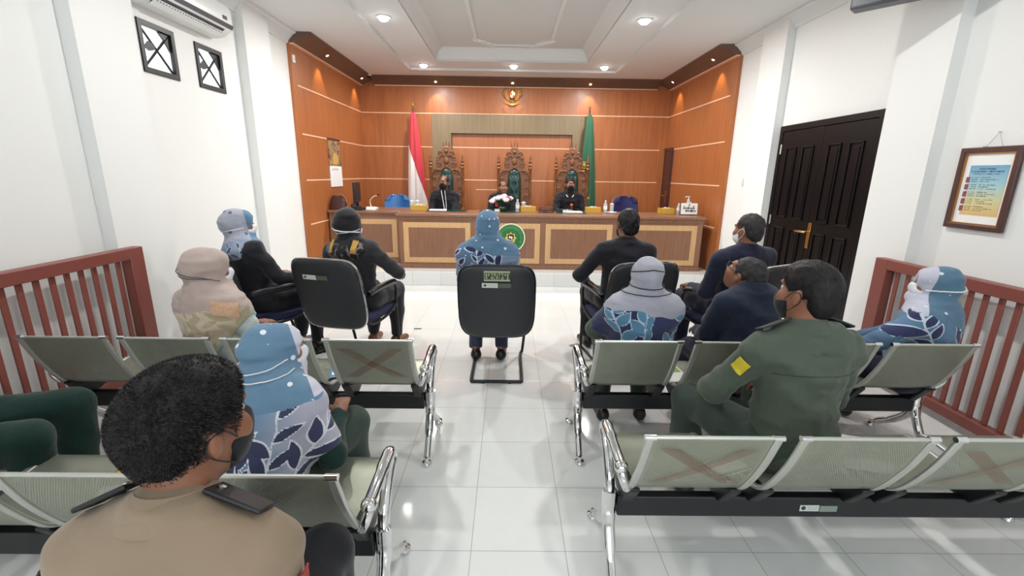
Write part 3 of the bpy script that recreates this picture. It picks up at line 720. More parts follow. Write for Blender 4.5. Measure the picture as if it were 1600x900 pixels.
# ================================================================== CHAIRS BEHIND THE DESK
def shell_chair(loc, label, mat_, plastic):
    t = thing('office_chair', label, 'chair', loc, PI+.05)
    hw_, hh_ = (.225, .19) if plastic else (.225, .21)
    def fn(u, v):
        x = (u-.5)*2; z = (v-.5)*2
        k = (1-abs(x)**5)**.2 if abs(x) < 1 else 0
        kk = (1-abs(z)**5)**.2 if abs(z) < 1 else 0
        return (hw_*x*max(kk, .55), -.22-.05*(v)+.06*x*x, .78+hh_*z*max(k, .55))
    b_ = MB().sheet(fn, 18, 14, .03 if plastic else .05).build('backrest', mat_, t, smooth=True, bevel=.01)
    MB().sheet(lambda u, v: ((u-.5)*.44, -.2+v*.44, .44+.02*((u-.5)*2)**2-.02*math.sin(v*PI)), 12, 12, .03).build('seat', mat_, t, smooth=True)
    if plastic: MB().b2((-.05, -.292, .90), (.05, -.25, .93)).build('grip_slot', plain('slot_shadow_blue', '#1d4f86', .4), b_, bevel=.008)
    else: MB().tube([(hw_*1.02*math.copysign(abs(math.cos(a))**.4, math.cos(a)), -.245, .78+hh_*1.02*math.copysign(abs(math.sin(a))**.4, math.sin(a))) for a in [2*PI*k/40 for k in range(40)]], .009, 6, True).build('edge_trim', M['chrome'], b_, smooth=True)
    for sx in (-1, 1):
        for sy in (-1, 1): MB().tube([(sx*.17, sy*.15, .43), (sx*.21, sy*.2, 0)], .012, 8).build('leg', M['chrome'], t, smooth=True)
        MB().tube([(sx*.1, -.2, .44), (sx*.1, -.25, .62)], .012, 8).build('back_support', M['blackmetal'], t, smooth=True)
shell_chair((-1.95, 7.88, .2), 'blue moulded plastic chair behind the desks beside the red and white flag', M['bluepl'], True)
shell_chair((2.09, 7.88, .2), 'navy backed chair with a silver rim behind the judges desk, empty', M['navyback'], False)

# ================================================================== THINGS ON THE DESKS
DT = .99
def tissue(x, y, rz, label):
    t = thing('tissue_box', label, 'tissue box', (x, y, DT), rz, 'yellow tissue boxes on the judges desk')
    MB().b2((-.115, -.06, 0), (.115, .06, .085)).build('carton', M['yellow'], t, bevel=.004)
    MB().b2((-.06, -.018, .085), (.06, .018, .0865)).build('opening', plain('carton_slot', '#e9dfb8', .6), t)
    MB().sheet(lambda u, v: ((u-.5)*.08+.01*math.sin(v*9), .006*math.sin(u*14), .085+.012*v*(1+.3*math.sin(u*8))), 10, 6, .001).build('tissue', M['paper'], t, smooth=True)
tissue(-1.36, 6.95, 0, 'yellow tissue box nearest the red and white flag on the judges desk')
tissue(.30, 6.95, .1, 'yellow tissue box beside the water bottle and flower vase')
tissue(1.30, 6.98, 0, 'yellow tissue box in front of the man holding the microphone')
tissue(2.43, 6.98, 0, 'yellow tissue box beside the small bottle near the white sign')
def bottle(x, y, label, h=.19, r=.03, cap='white'):
    t = thing('water_bottle', label, 'bottle', (x, y, DT), 0, 'small water bottles on the judges desk')
    MB().lathe([(0, 0), (r*.95, 0), (r, .01), (r*.93, h*.2), (r, h*.25), (r, h*.62), (r*.75, h*.76), (r*.42, h*.85), (r*.4, h*.9), (0, h*.9)], seg=18).build('body', M['pet'], t, smooth=True)
    MB().lathe([(0, 0), (r*.98, 0), (r*.98, h*.55), (0, h*.55)], (0, 0, .004), 16).build('water', M['glass'], t, smooth=True)
    MB().lathe([(r*1.01, h*.3), (r*1.015, h*.3), (r*1.015, h*.55), (r*1.01, h*.55)], seg=18).build('wrapper', M['paper'], t, smooth=True)
    MB().lathe([(0, h*.9), (r*.48, h*.9), (r*.48, h), (0, h)], seg=14).build('cap', M[cap], t, smooth=True)
bottle(.14, 6.93, 'water bottle between the flower vase and a tissue box'); bottle(1.49, 6.98, 'water bottle beside the tissue box in front of the man holding the microphone'); bottle(2.62, 6.98, 'clear water bottle beside the hand sanitiser pump', .16)
def tumbler(x, y, label, lid=False):
    t = thing('drinking_glass', label, 'glass', (x, y, DT), 0, 'drinking glasses on the judges desk')
    MB().lathe([(0, 0), (.026, 0), (.03, .01), (.034, .13), (.031, .13), (.027, .014), (0, .012)], seg=18).build('tumbler', M['glass'], t, smooth=True)
    MB().lathe([(0, .002), (.026, .012), (.029, .07), (0, .07)], seg=16).build('water', M['pet'], t, smooth=True)
    MB().lathe([(0, .131), (.036, .131), (.036, .137), (.008, .141), (.008, .15), (0, .152)], seg=18).build('cover', M['paper'], t, smooth=True)
tumbler(-1.50, 7.1, 'covered glass in front of the red and white flag'); tumbler(-1.42, 7.13, 'covered glass behind the first tissue box by the flag'); tumbler(.235, 7.09, 'glass beside the water bottle and flower vase'); tumbler(1.60, 7.03, 'glass on the desk between a bottle and the navy chair'); tumbler(2.70, 7.03, 'glass behind the hand sanitiser pump'); 
# crumpled cellophane beside the bottle
t = thing('saucer', 'clear glass saucer beside the bottle in front of the navy chair', 'saucer', (1.57, 6.88, DT))
MB().lathe([(0, 0), (.04, 0), (.085, .022), (.082, .026), (.038, .006), (0, .006)], seg=24).build('dish', M['pet'], t, smooth=True)
MB().ell((.0, 0, .018), (.035, .03, .015)).build('wrapped_snack', M['paper'], t, smooth=True)
# hand sanitiser
t = thing('hand_sanitiser', 'clear pump bottle of hand sanitiser beside the white desk sign', 'pump bottle', (2.74, 6.93, DT))
MB().lathe([(0, 0), (.042, 0), (.045, .01), (.045, .14), (.03, .18), (.016, .19), (.016, .20), (0, .20)], seg=20).build('body', plain('milky_gel_bottle', '#cfd4d0', .15, var=.03), t, smooth=True)
pm = MB(); pm.lathe([(0, .2), (.02, .2), (.02, .225), (.008, .228), (.006, .26), (0, .26)], seg=14); pm.box((-.015, 0, .265), (.065, .016, .012)); pm.tube([(-.045, 0, .265), (-.055, 0, .25)], .005, 8)
pm.build('pump', M['white'], t, smooth=True)
# white sign
t = thing('desk_sign', 'white desk sign with dark cursive lettering at the end of the judges desk', 'sign', (2.58+.05, 6.70, DT), 0); t.location = (2.70, 6.78, DT)
tilt = Matrix.Rotation(-.12, 3, 'X')
sg = MB().box((0, 0, .092), (.27, .014, .18), tilt).build('board', M['blackplastic'], t, bevel=.003)
MB().box((0, -.009, .095), (.25, .004, .165), tilt).build('card', M['paper'], t)
MB().b2((-.10, -.01, 0), (.10, .07, .012)).build('foot', M['blackplastic'], t, bevel=.003)
MB().box((0, .005, .188), (.05, .02, .016)).build('clip', M['white'], t, bevel=.003)
g = MB(); rr = random.Random(9)
def sgp(x, z): return tilt @ Vector((x, -.012, z-.092)) + Vector((0, 0, .092))
def script(x0, x1, z, h, n):
    pts = []
    for k in range(n*6+1):
        q = k/(n*6); pts.append(sgp(x0+(x1-x0)*q+.004*math.cos(k*PI/3), z+h/2*math.sin(k*PI/3)*(.6+.4*rr.random())))
    g.tube(pts, .0045, 6)
script(-.085, .075, .105, .032, 8); script(-.055, .10, .065, .030, 8)
for x, z, h in ((-.085, .11, .05), (-.02, .11, .05), (.06, .115, .05), (-.05, .065, .042), (.03, .065, .045)): g.tube([sgp(x, z-h/2), sgp(x+.008, z+h/2)], .006, 6)
g.ell(sgp(0, .15), (.010, .003, .012)); g.build('lettering', M['ink'], t, smooth=True)
# monitor, bag, microphone on the clerk desk
t = thing('computer_monitor', 'black computer monitor seen edge-on on the clerk desk', 'monitor', (-2.38, 7.22, DT), 1.72)
MB().b2((-.22, -.02, .10), (.22, .025, .40)).build('screen_housing', M['blackplastic'], t, bevel=.008); MB().b2((-.2, .025, .12), (.2, .027, .38)).build('screen', plain('dark_screen', '#101218', .12, var=0), t)
MB().tube([(0, 0, .02), (0, 0, .2)], .022, 10).build('stand', M['blackplastic'], t, smooth=True); MB().lathe([(0, 0), (.12, 0), (.12, .012), (.03, .022), (0, .022)], seg=24).build('foot', M['blackplastic'], t, smooth=True)
t = thing('desk_telephone', 'black desk telephone beside the monitor foot', 'telephone', (-2.262, 6.91, DT), 0)
MB().prism([(-.09, 0), (.09, 0), (.09, .03), (-.09, .065)], lambda a, b, d: (d, a, b), -.09, .07).build('base', M['blackplastic'], t, bevel=.006)
MB().tube(smooth_path([(-.075, -.09, .075), (-.075, -.05, .088), (-.075, .05, .088), (-.075, .09, .075)]), .017, 10).build('handset', M['blackplastic'], t, smooth=True)
t = thing('gooseneck_microphone', 'gooseneck microphone on a white base on the clerk desk', 'microphone', (-2.09, 7.0, DT))
MB().prism([(-.09, 0), (.09, 0), (.075, .035), (-.06, .05)], lambda a, b, d: (d, a, b), -.075, .075).build('base', M['white'], t, bevel=.01)
MB().tube(smooth_path([(-.02, .02, .04), (-.03, .02, .13), (.02, .0, .19), (.10, -.02, .22)], 8), .0075, 8).build('gooseneck', plain('pale_gooseneck', '#e6cfc0', .35), t, smooth=True)
MB().ell((.115, -.024, .226), (.026, .014, .014)).build('mic_head', M['blackplastic'], t, smooth=True)
t = thing('hand_bag', 'dark brown leather bag standing at the wall end of the clerk desk', 'bag', (-2.575, 6.93, DT), 0)
def bagf(u, v):
    a = u*2*PI; k = (1-.35*v**3); return (.125*k*math.copysign(abs(math.cos(a))**.6, math.cos(a)), .07*(1-.6*v)*math.copysign(abs(math.sin(a))**.6, math.sin(a)), .20*v+.01*math.sin(6*a)*v)
bg = MB(); bg.rings([[Vector(bagf(i/28, j/10)) for i in range(28)] for j in range(11)]); bg.build('body', plain('dark_brown_leather', '#47292a', .38, var=.25, vscale=20, bmp=.3, bscale=40), t, smooth=True)
MB().tube(smooth_path([(-.09, 0, .18), (-.06, .0, .22), (.06, 0, .225), (.10, 0, .18), (.13, 0, .10)]), .008, 8).build('handle', plain('tan_handle', '#9a6b48', .5), t, smooth=True)
t = thing('glass_jar', 'small pale jar beside the brown bag on the clerk desk', 'jar', (-2.41, 6.84, DT))
MB().lathe([(0, 0), (.025, 0), (.028, .008), (.028, .035), (.02, .042), (0, .042)], seg=16).build('body', M['offwhite'], t, smooth=True); MB().lathe([(0, .042), (.024, .042), (.024, .054), (0, .054)], seg=16).build('lid', M['steel'], t, smooth=True)
# desk mats and papers
for x, label in ((-.93, 'dark green desk mat in front of the man with the white lanyard'), (-.14, 'dark green desk mat under the flower vase'), (.95, 'dark green desk mat in front of the man holding the microphone')):
    tag(MB().b2((-.22 if x > .5 else -.30, -.2, 0), (.22 if x > .5 else .30, .2, .006)).build('desk_mat', M['mat'], None, bevel=.002, loc=(x, 6.98, DT)), label, 'desk mat', 'green desk mats')
def papers(x, y, rz, w, h, n, label, z=DT+.006):
    t = thing('paper_stack', label, 'papers', (x, y, z), rz)
    for k in range(n): MB().b2((-w/2+.004*k, -h/2, k*.005), (w/2, h/2-.003*k, k*.005+.0048)).build('sheaf', M['paper'], t)
papers(-1.08, 7.0, .1, .26, .2, 2, 'white papers on the desk mat beside the first tissue box'); papers(.98, 6.93, 0, .28, .2, 3, 'stack of white papers in front of the man holding the microphone')
t = thing('gavel_block', 'round dark wooden gavel block on the judges desk', 'gavel block', (.58, 6.95, DT))
MB().lathe([(0, 0), (.12, 0), (.125, .012), (.118, .022), (.105, .03), (.105, .075), (.09, .082), (0, .082)], seg=28).build('block', M['darkwood'], t, smooth=True)
MB().lathe([(.106, .04), (.109, .045), (.109, .06), (.106, .065)], seg=28).build('band', M['carved'], t, smooth=True)
for x, y, rz, label in ((.86, 6.83, 0, 'small clear card holder on the desk mat by the gavel block'), (-.17, 6.82, .2, 'small clear card holder in front of the flower vase')):
    t = thing('card_holder', label, 'card holder', (x, y, DT+.006), rz); MB().prism([(-.03, 0), (.03, 0), (0, .045)], lambda a, b, d: (d, a, b), -.04, .04).build('holder', M['pet'], t); MB().b2((-.03, -.018, .01), (.03, -.0165, .03)).build('card', M['paper'], t)
# flowers
t = thing('flower_vase', 'vase of white and pink flowers in front of the middle throne', 'flowers', (-.10, 6.98, DT+.006))
MB().lathe([(0, 0), (.06, 0), (.075, .03), (.07, .06), (.05, .08), (.055, .09), (0, .085)], seg=20).build('vase', plain('dark_vase', '#23302a', .25), t, smooth=True)
lv = MB(); rr = random.Random(4); pts = []
for k in range(13):
    a = k*2.4; r = .03+.105*(k/12)**.7; pts.append(Vector((r*math.cos(a)*1.25, r*math.sin(a)*.7, .16+.10*(1-r/.14)+rr.uniform(-.02, .02))))
for p in pts: lv.tube([(0, 0, .08), p*.6+Vector((0, 0, .05)), p], .004, 5)
for k in range(16):
    a = k*1.7; p = Vector((.10*math.cos(a), .06*math.sin(a), .12+.05*rr.random())); lv.ell(p, (.035, .012, .014), 8, 5, Matrix.Rotation(a, 3, 'Z'))
lv.build('stems_and_leaves', plain('flower_leaf_green', '#2e4a2c', .6, var=.25), t, smooth=True)
M['petw'] = plain('white_petal', '#eadfdd', .6, var=.06); M['petp'] = plain('pink_petal', '#b06a86', .6, var=.15)
for i, p in enumerate(pts):
    fl = MB()
    for k in range(6):
        a = k*PI/3; fl.ell(p+Vector((.027*math.cos(a), .020*math.sin(a)*.8, .016*math.sin(a))), (.025, .016, .020), 8, 5, Matrix.Rotation(a, 3, 'Z'))
    fl.ell(p+Vector((0, -.01, .006)), .014, 8, 5); fl.build('blossom', M['petp'] if i % 4 == 1 else M['petw'], t, smooth=True)
# wall calendar
t = thing('wall_calendar', 'wall calendar with a building photograph above a white date sheet on the panelling', 'calendar', (XL+CT, 7.28, 1.32))
m, tt, b = new_mat('calendar_photograph'); setin(b, Roughness=.4); v = coords(tt, (1, 9, 9))
tt.links.new(ramp(tt, noise(tt, 1.3, 3, .6, v), [(.35, hx('#4a3424')), (.5, hx('#8d7a66')), (.6, hx('#c9a45a')), (.7, hx('#7e4434'))]), b.inputs['Base Color'])
MB().b2((.004, -.24, .30), (.010, .24, .70)).build('picture_sheet', m, t); sh = MB().b2((.004, -.24, 0), (.014, .24, .31)).build('date_sheet', M['paper'], t)
MB().b2((.003, -.25, .69), (.016, .25, .72)).build('top_bar', M['darkwood'], t, bevel=.003)
g = MB(); glyph_row(g, lambda a, b2, d: (.014+d, -a, b2), -.08, .16, .26, .03, 9, random.Random(2), .001); g.build('lettering', M['ink'], sh)
bl = MB(); bl.prism([(-.09, .34), (-.09, .46), (-.04, .50), (.06, .5), (.10, .46), (.10, .34)], lambda a, b2, d: (.010+d, a, b2), 0, .001); bl.build('pictured_building', plain('pictured_yellow', '#d0a552', .5, var=.3, vscale=40), t)
# ================================================================== STEEL BENCHES
PROF = [(-.095, .755), (-.080, .715), (-.045, .63), (.0, .545), (.045, .475), (.085, .437), (.14, .417), (.24, .405), (.36, .408), (.45, .416), (.49, .408), (.505, .388)]
PP = smooth_path([(0, y, z) for y, z in PROF], 4)
PL = [0]
for a, b in zip(PP, PP[1:]): PL.append(PL[-1]+(b-a).length)
def prof_at(v):
    s = v*PL[-1]
    for i in range(len(PL)-1):
        if s <= PL[i+1]+1e-9:
            k = (s-PL[i])/(PL[i+1]-PL[i]); return PP[i].lerp(PP[i+1], k)
    return PP[-1]
M['tape'] = glass_mat('brown_parcel_tape', '#8a5c42', .17)
M['sticker'] = plain('white_asset_sticker', '#c3c8c2', .45, var=.04)
M['stickerg'] = plain('grey_green_asset_sticker', '#7f8c82', .45, var=.06)
def build_seat(parent, x):
    W_ = .43
    o = MB().sheet(lambda u, v: (x+(u-.5)*(W_-.03), prof_at(v).y, prof_at(v).z), 4, 44, .003,
                   lambda u, v: ((u-.5)*(W_-.03), v*PL[-1])).build('seat_shell', M['perf'], parent, smooth=True, fix=False)
    for s in (-1, 1):
        pts = [(x+s*(W_/2-.012), prof_at(k/30).y-.002, prof_at(k/30).z) for k in range(31)]
        MB().strip(pts, .026, .014).build('side_rail', M['alu'], o, bevel=.005, seg=2)
        MB().tube([(x+s*(W_/2-.030), PROF[0][0]-.003, PROF[0][1]+.004), (x+s*(W_/2+.004), PROF[0][0]-.003, PROF[0][1]+.004)], .010, 10).build('rail_cap', M['chrome'], o, smooth=True)
        c = MB(); xx = x+s*(W_/2-.03)
        c.prism([(.13, .335), (.21, .335), (.34, .388), (.34, .402), (.10, .425), (.062, .452), (.052, .440), (.085, .395)], lambda a, b, d: (d, a, b), xx-.022, xx+.022)
        c.build('mounting_bracket', M['blackmetal'], o, bevel=.006)
    MB().tube([(x-W_/2+.02, PROF[0][0], PROF[0][1]+.002), (x+W_/2-.02, PROF[0][0], PROF[0][1]+.002)], .0065, 8).build('top_edge', M['alu'], o, smooth=True)
    return o
def bench(x0, Y0, label, n=4, pitch=.49, tape=(), sticker=None):
    t = thing('steel_bench', label, 'bench', (x0, Y0, 0), 0, 'perforated steel waiting benches')
    L = pitch*n
    MB().b2((.0, .145, .255), (L-.06, .185, .345)).build('beam', M['blackmetal'], t, bevel=.006)
    for i in range(n):
        s = build_seat(t, .215+i*pitch)
        if i in tape:
            for sg in (-1, 1):
                pts = []
                for k in range(9):
                    q = k/8; v = .06+.27*q; p = prof_at(v); pts.append((.215+i*pitch+sg*(-.13+.26*q), p.y-.006, p.z-.002))
                tb = MB(); prev = None; rs_ = []
                for k, p in enumerate(pts): rs_.append([(p[0]-.032, p[1], p[2]), (p[0]+.032, p[1], p[2]), (p[0]+.032, p[1]-.001-.0006*(sg > 0), p[2]), (p[0]-.032, p[1]-.001-.0006*(sg > 0), p[2])])
                tb.rings(rs_); o = tb.build('tape_strip', M['tape'], s); 
    if sticker is not None:
        a = MB().b2((sticker, .1435, .285), (sticker+.075, .145, .312)).build('asset_sticker', M['sticker'], t); a['label'] = 'white asset sticker'
        MB().lathe([(0, 0), (.009, 0), (.009, .0005), (0, .0005)], (sticker+.014, .1435, .299), 14, Matrix.Rotation(PI/2, 3, 'X')).build('seal', M['ink'], a)
        g = MB(); glyph_row(g, lambda p, q, d: (p, .1435-d, q), sticker+.03, sticker+.068, .304, .004, 9, random.Random(1), .0004); glyph_row(g, lambda p, q, d: (p, .1435-d, q), sticker+.03, sticker+.07, .294, .004, 9, random.Random(2), .0004); g.build('lettering', M['stickerg'], a)
        a = MB().b2((sticker+.079, .1435, .283), (sticker+.147, .145, .309)).build('asset_sticker', M['stickerg'], t); a['label'] = 'grey green asset sticker'
    for e, sx in ((-.03, -1), (L-.03, 1)):
        # leg casting: beam end, long rear leg, short front leg
        lg = MB()
        lg.tube(smooth_path([(e, .165, .36), (e, .165, .30), (e, .155, .24), (e, .10, .14), (e, .015, .035)], 6), [.030]*7+[.028]*6+[.024]*6+[.018]*6, 12, flat=.8)
        lg.tube(smooth_path([(e, .165, .27), (e, .22, .19), (e, .31, .11), (e, .40, .05), (e, .425, .03)], 6), [.026]*6+[.024]*6+[.020]*6+[.015]*7, 12, flat=.8)
        lo = lg.build('leg', M['chrome'], t, smooth=True)
        for yy in (.0, .43): MB().lathe([(0, 0), (.020, 0), (.026, .008), (.024, .022), (.012, .030), (.008, .045), (0, .045)], (e, yy, 0), 16).build('glide', M['chrome'], lo, smooth=True)
        ar = MB()
        ar.tube(smooth_path([(e, .17, .33), (e, .185, .40), (e, .235, .47), (e, .285, .512), (e, .315, .54), (e, .295, .566), (e, .25, .566), (e, .15, .560), (e+.004*-sx, .06, .545)], 6), [.021]*20+[.023]*20+[.020]*9, 12)
        ar.build('armrest', M['chrome'], t, smooth=True)
        cl = MB(); cl.ell((e-.004*sx, .055, .543), (.026, .026, .024)); cl.tube(smooth_path([(e-.004*sx, .055, .54), (e-.012*sx, .04, .50), (e-.03*sx, .055, .455)]), .017, 10)
        cl.build('armrest_joint', M['chrome'], t, smooth=True)
    return t
bench(.44, 2.17, 'steel bench seating the grey veiled woman and the spectacled man in navy', tape=())
bench(-2.36, 2.15, 'steel bench seating the woman in the beige floral veil, a blue booklet on it', tape=(3,))
bench(.44, 1.34, 'steel bench with brown tape crosses, seating the man in olive green uniform', tape=(0, 2), sticker=.715)
bench(-2.35, 1.14, 'steel bench seating the woman in the dotted blue batik veil', tape=())

# ================================================================== BLACK VISITOR CHAIRS
def outline(n=84, hw_=.268, hh_=.278, e=.33):
    return [(hw_*(1-.04*max(0, math.sin(a))-.08*max(0, -math.sin(a)))*math.copysign(abs(math.cos(a))**e, math.cos(a)), hh_*math.copysign(abs(math.sin(a))**e, math.sin(a))) for a in [2*PI*k/n for k in range(n)]]
def back_pt(x, z, d):
    q = (z+.275)/.55; return (x, -.02-.13*q-.05*(1-(x/.28)**2)*.6+d, .665+z)
def visitor_chair(loc, rz, label, trim, stickers):
    t = thing('visitor_chair', label, 'chair', loc, rz, 'black vinyl visitor chairs in a row')
    ol_ = outline()
    rs_ = []
    for k, d in ((.93, -.032), (.99, -.022), (1, -.005), (1, .012), (.985, .028), (.94, .04)):
        rs_.append([back_pt(x*k, z*k, d) for x, z in ol_])
    mb = MB()
    def fan(k0, d, rev):
        n = 6; rr_ = [[back_pt(x*k0*j/n, z*k0*j/n, d+(-.006 if d < 0 else .008)*(1-(j/n)**2)) for x, z in ol_] for j in range(n, 0, -1)]
        return rr_
    mb.rings(fan(.93, -.032, 0)[::-1] + rs_[1:-1] + fan(.94, .04, 1)); bk = mb.build('backrest', M['vinyl'], t, smooth=True, angle=60)
    MB().tube([back_pt(x*1.008, z*1.008, -.008) for x, z in ol_], .0085, 8, True).build('edge_piping', M['chrome'] if trim else M['blackplastic'], bk, smooth=True)
    if 'tag' in stickers:
        sx = stickers['tag'][0]; sz = stickers['tag'][1]
        def P(a, b, d): p = back_pt(a, b, -.041); return (p[0], p[1]-.004-d, p[2])
        MB().prism([(sx, sz), (sx+.11, sz), (sx+.11, sz+.036), (sx, sz+.036)], P, 0, .002).build('asset_sticker', M['sticker'], bk)['label'] = 'white asset sticker'
        MB().prism([(sx+.115, sz), (sx+.20, sz), (sx+.20, sz+.034), (sx+.115, sz+.034)], P, 0, .002).build('asset_sticker', plain('dull_green_sticker', '#55594c', .5), bk)['label'] = 'dull green asset sticker'
        c = [(sx+.022+.009*math.cos(2*PI*k/12), sz+.018+.009*math.sin(2*PI*k/12)) for k in range(12)]; MB().prism(c, P, .002, .0028).build('seal', M['ink'], bk)
    if 'sign' in stickers:
        sx, sz = stickers['sign']
        def P(a, b, d): p = back_pt(a, b, -.041); return (p[0], p[1]-.004-d, p[2])
        MB().prism([(sx, sz), (sx+.178, sz), (sx+.178, sz+.074), (sx, sz+.074)], P, 0, .002).build('name_sticker', plain('pale_green_sticker', '#a9b392', .5), bk)
        g = MB(); rnd = random.Random(8); g.prism([(sx+.004, sz+.012), (sx+.178, sz+.012), (sx+.178, sz+.062), (sx+.004, sz+.062)], P, .002, .0026); nm = g.build('name_band', plain('olive_lettering', '#3b4630', .5), bk)
        g = MB(); glyph_row(g, P, sx+.008, sx+.172, sz+.048, .018, 9, rnd, .0034); glyph_row(g, P, sx+.008, sx+.172, sz+.025, .018, 9, rnd, .0034); g.build('lettering', plain('pale_lettering', '#c2cab0', .5), bk)
    if 'small' in stickers:
        sx, sz = stickers['small']
        def P(a, b, d): p = back_pt(a, b, -.041); return (p[0], p[1]-.004-d, p[2])
        MB().prism([(sx, sz), (sx+.055, sz), (sx+.055, sz+.028), (sx, sz+.028)], P, 0, .002).build('asset_sticker', M['sticker'], bk)
        MB().prism([(sx+.01, sz-.08), (sx+.05, sz-.08), (sx+.05, sz-.03), (sx+.01, sz-.03)], P, 0, .002).build('blue_sticker', plain('pale_blue_sticker', '#8fb7c4', .5), bk)
    # seat
    def sf(u, v):
        x = (u-.5)*2; return (.24*x, .02+.47*v, .425+.012*(1-x*x)-.02*max(0, v-.8)*5*(v-.8)*5)
    MB().sheet(sf, 12, 14, .07).build('seat', M['navyfab'], t, smooth=True, bevel=.025, seg=3)
    fm = M['blackmetal'] if not trim else M['blackmetal']
    path = [(-.20, .52, .012)]
    sl = MB()
    pts = [(-.255, .02, .64), (-.262, .10, .65), (-.262, .38, .645), (-.258, .46, .60), (-.245, .48, .46), (-.215, .56, .05), (-.20, .545, .016), (-.195, .40, .014), (-.195, .02, .014), (-.185, -.018, .014), (-.16, -.03, .014)]
    full = pts + [(-x, y, z) for x, y, z in pts[::-1]]
    sl.tube(smooth_path(full, 5), .0125, 10); fr_ = sl.build('sled_frame', fm, t, smooth=True)
    for x in (-.10, .10): MB().lathe([(0, 0), (.014, 0), (.014, .012), (0, .012)], (x, -.03, 0), 10).build('glide', M['blackplastic'], fr_)
    cb = MB(); cb.tube([(-.245, .44, .40), (.245, .44, .40)], .011, 8); cb.tube([(-.23, .05, .40), (.23, .05, .40)], .011, 8)
    for s in (-1, 1): cb.tube(smooth_path([(s*.25, .47, .45), (s*.245, .30, .395), (s*.24, .05, .40), (s*.22, -.03, .50)]), .012, 8)
    cb.build('seat_support', fm, t, smooth=True)
    for s in (-1, 1):
        MB().tube(smooth_path([(s*.258, .0, .655), (s*.265, .06, .668), (s*.268, .22, .672), (s*.266, .40, .662), (s*.262, .45, .63)], 5), [.018]+[.024]*19+[.018], 10).build('armrest', M['blackplastic'], t, smooth=True)
    return t
tg = {'tag': (-.17, .15)}
visitor_chair((-.075, 3.18, 0), 0, 'black visitor chair with a pale green name sticker, in front of the bare centre aisle', False, {'sign': (-.085, .175), 'tag': (-.10, .125)})
visitor_chair((-1.30, 3.34, 0), -.20, 'black chrome edged visitor chair holding the woman in the plain black veil', True, {'tag': (-.15, .125)})
visitor_chair((-2.10, 3.38, 0), -.62, 'black chrome edged visitor chair beside the white wall, holding the woman in the grey veil', True, {})
visitor_chair((.98, 3.34, 0), .16, 'black chrome edged visitor chair holding the man in the black suit', True, {'small': (-.01, .13)})
visitor_chair((1.90, 3.30, 0), .50, 'black chrome edged visitor chair in front of the black door, holding the man in navy', True, {'small': (.03, .13)})
# ================================================================== SMALL LOOSE THINGS
tag(MB().prism([(-.05, -.03), (.055, -.02), (.05, .03), (-.055, .022)], lambda a, b, d: (a, b, d), 0, .003).build('floor_card', plain('dark_card', '#5d5f5c', .5), None, loc=(.64, 3.95, 0), rz=.5), 'grey card lying on the floor beside the black suit chair', 'card')
tag(MB().prism([(-.04, -.012), (.04, -.008), (.03, .014), (-.035, .012)], lambda a, b, d: (a, b, d), 0, .004).build('paper_scrap', plain('dark_scrap', '#4a4b4c', .6), None, loc=(-.91, 4.36, 0)), 'tiny dark scrap on the floor tiles between two visitor chairs', 'scrap')
def booklet(loc, rz, w, h, cm, label, stripes=()):
    t = thing('booklet', label, 'booklet', loc, rz)
    MB().b2((-w/2, -h/2, 0), (w/2, h/2, .006)).build('pages', M['paper'], t)
    c = MB().b2((-w/2, -h/2, .006), (w/2, h/2, .0072)).build('cover', cm, t)
    for a, b, m_ in stripes: MB().b2((-w/2+.01, -h/2+h*a, .0072), (w/2-.01, -h/2+h*b, .0077)).build('cover_print', m_, c)
booklet((-.95, 2.45, .426), .3, .15, .21, plain('blue_cover', '#3f8fc4', .4, var=.1), 'blue booklet lying on the steel bench seat behind the black veiled woman', [(.1, .3, M['paper']), (.5, .6, plain('cyan_print', '#8fd0e6', .5))])
booklet((.945, 2.44, .426), .1, .19, .25, plain('white_brochure', '#e6e7df', .4), 'white brochure with green and orange print on the bench beside the grey veiled woman', [(.45, .75, plain('green_print', '#8aa63c', .5)), (.75, .85, plain('orange_print', '#d98a2e', .5))])
booklet((.86, 1.63, .426), .35, .18, .24, plain('green_cover', '#3b7d4a', .4), 'green and white booklet on the bench beside the man in green uniform', [(0.05, .4, M['paper'])])
booklet((1.50, 1.66, .426), -.3, .19, .26, plain('pale_grey_cover', '#dcdcd6', .4), 'pale magazine lying on the empty seat of the brown taped bench', [(.3, .6, plain('grey_print', '#70757a', .5))])
booklet((-1.385, 1.47, .426), .2, .18, .24, plain('brown_cover', '#7c5a3e', .4, var=.3), 'brown magazine with yellow print on the bench beside the dark green trousers', [(.5, .8, plain('yellow_print', '#c9a24a', .5)), (.1, .3, M['paper'])])
# ================================================================== PEOPLE: smooth-union solids meshed with surface nets
_rng = np.random.RandomState(5); _LAT = _rng.rand(32, 32, 32).astype(np.float32)*2-1
def noise3(P, sc):
    q = P*np.asarray(sc, np.float32); i = np.floor(q).astype(np.int32); f = (q-i).astype(np.float32); f = f*f*(3-2*f); i &= 31; j = (i+1) & 31
    L = _LAT; x0, y0, z0 = i[..., 0], i[..., 1], i[..., 2]; x1, y1, z1 = j[..., 0], j[..., 1], j[..., 2]; fx, fy_, fz = f[..., 0], f[..., 1], f[..., 2]
    a = L[x0, y0, z0]*(1-fx)+L[x1, y0, z0]*fx; b = L[x0, y1, z0]*(1-fx)+L[x1, y1, z0]*fx
    c = L[x0, y0, z1]*(1-fx)+L[x1, y0, z1]*fx; d = L[x0, y1, z1]*(1-fx)+L[x1, y1, z1]*fx
    return (a*(1-fy_)+b*fy_)*(1-fz)+(c*(1-fy_)+d*fy_)*fz
A3 = lambda v: np.array(v, np.float32)
I3 = np.eye(3, dtype=np.float32)
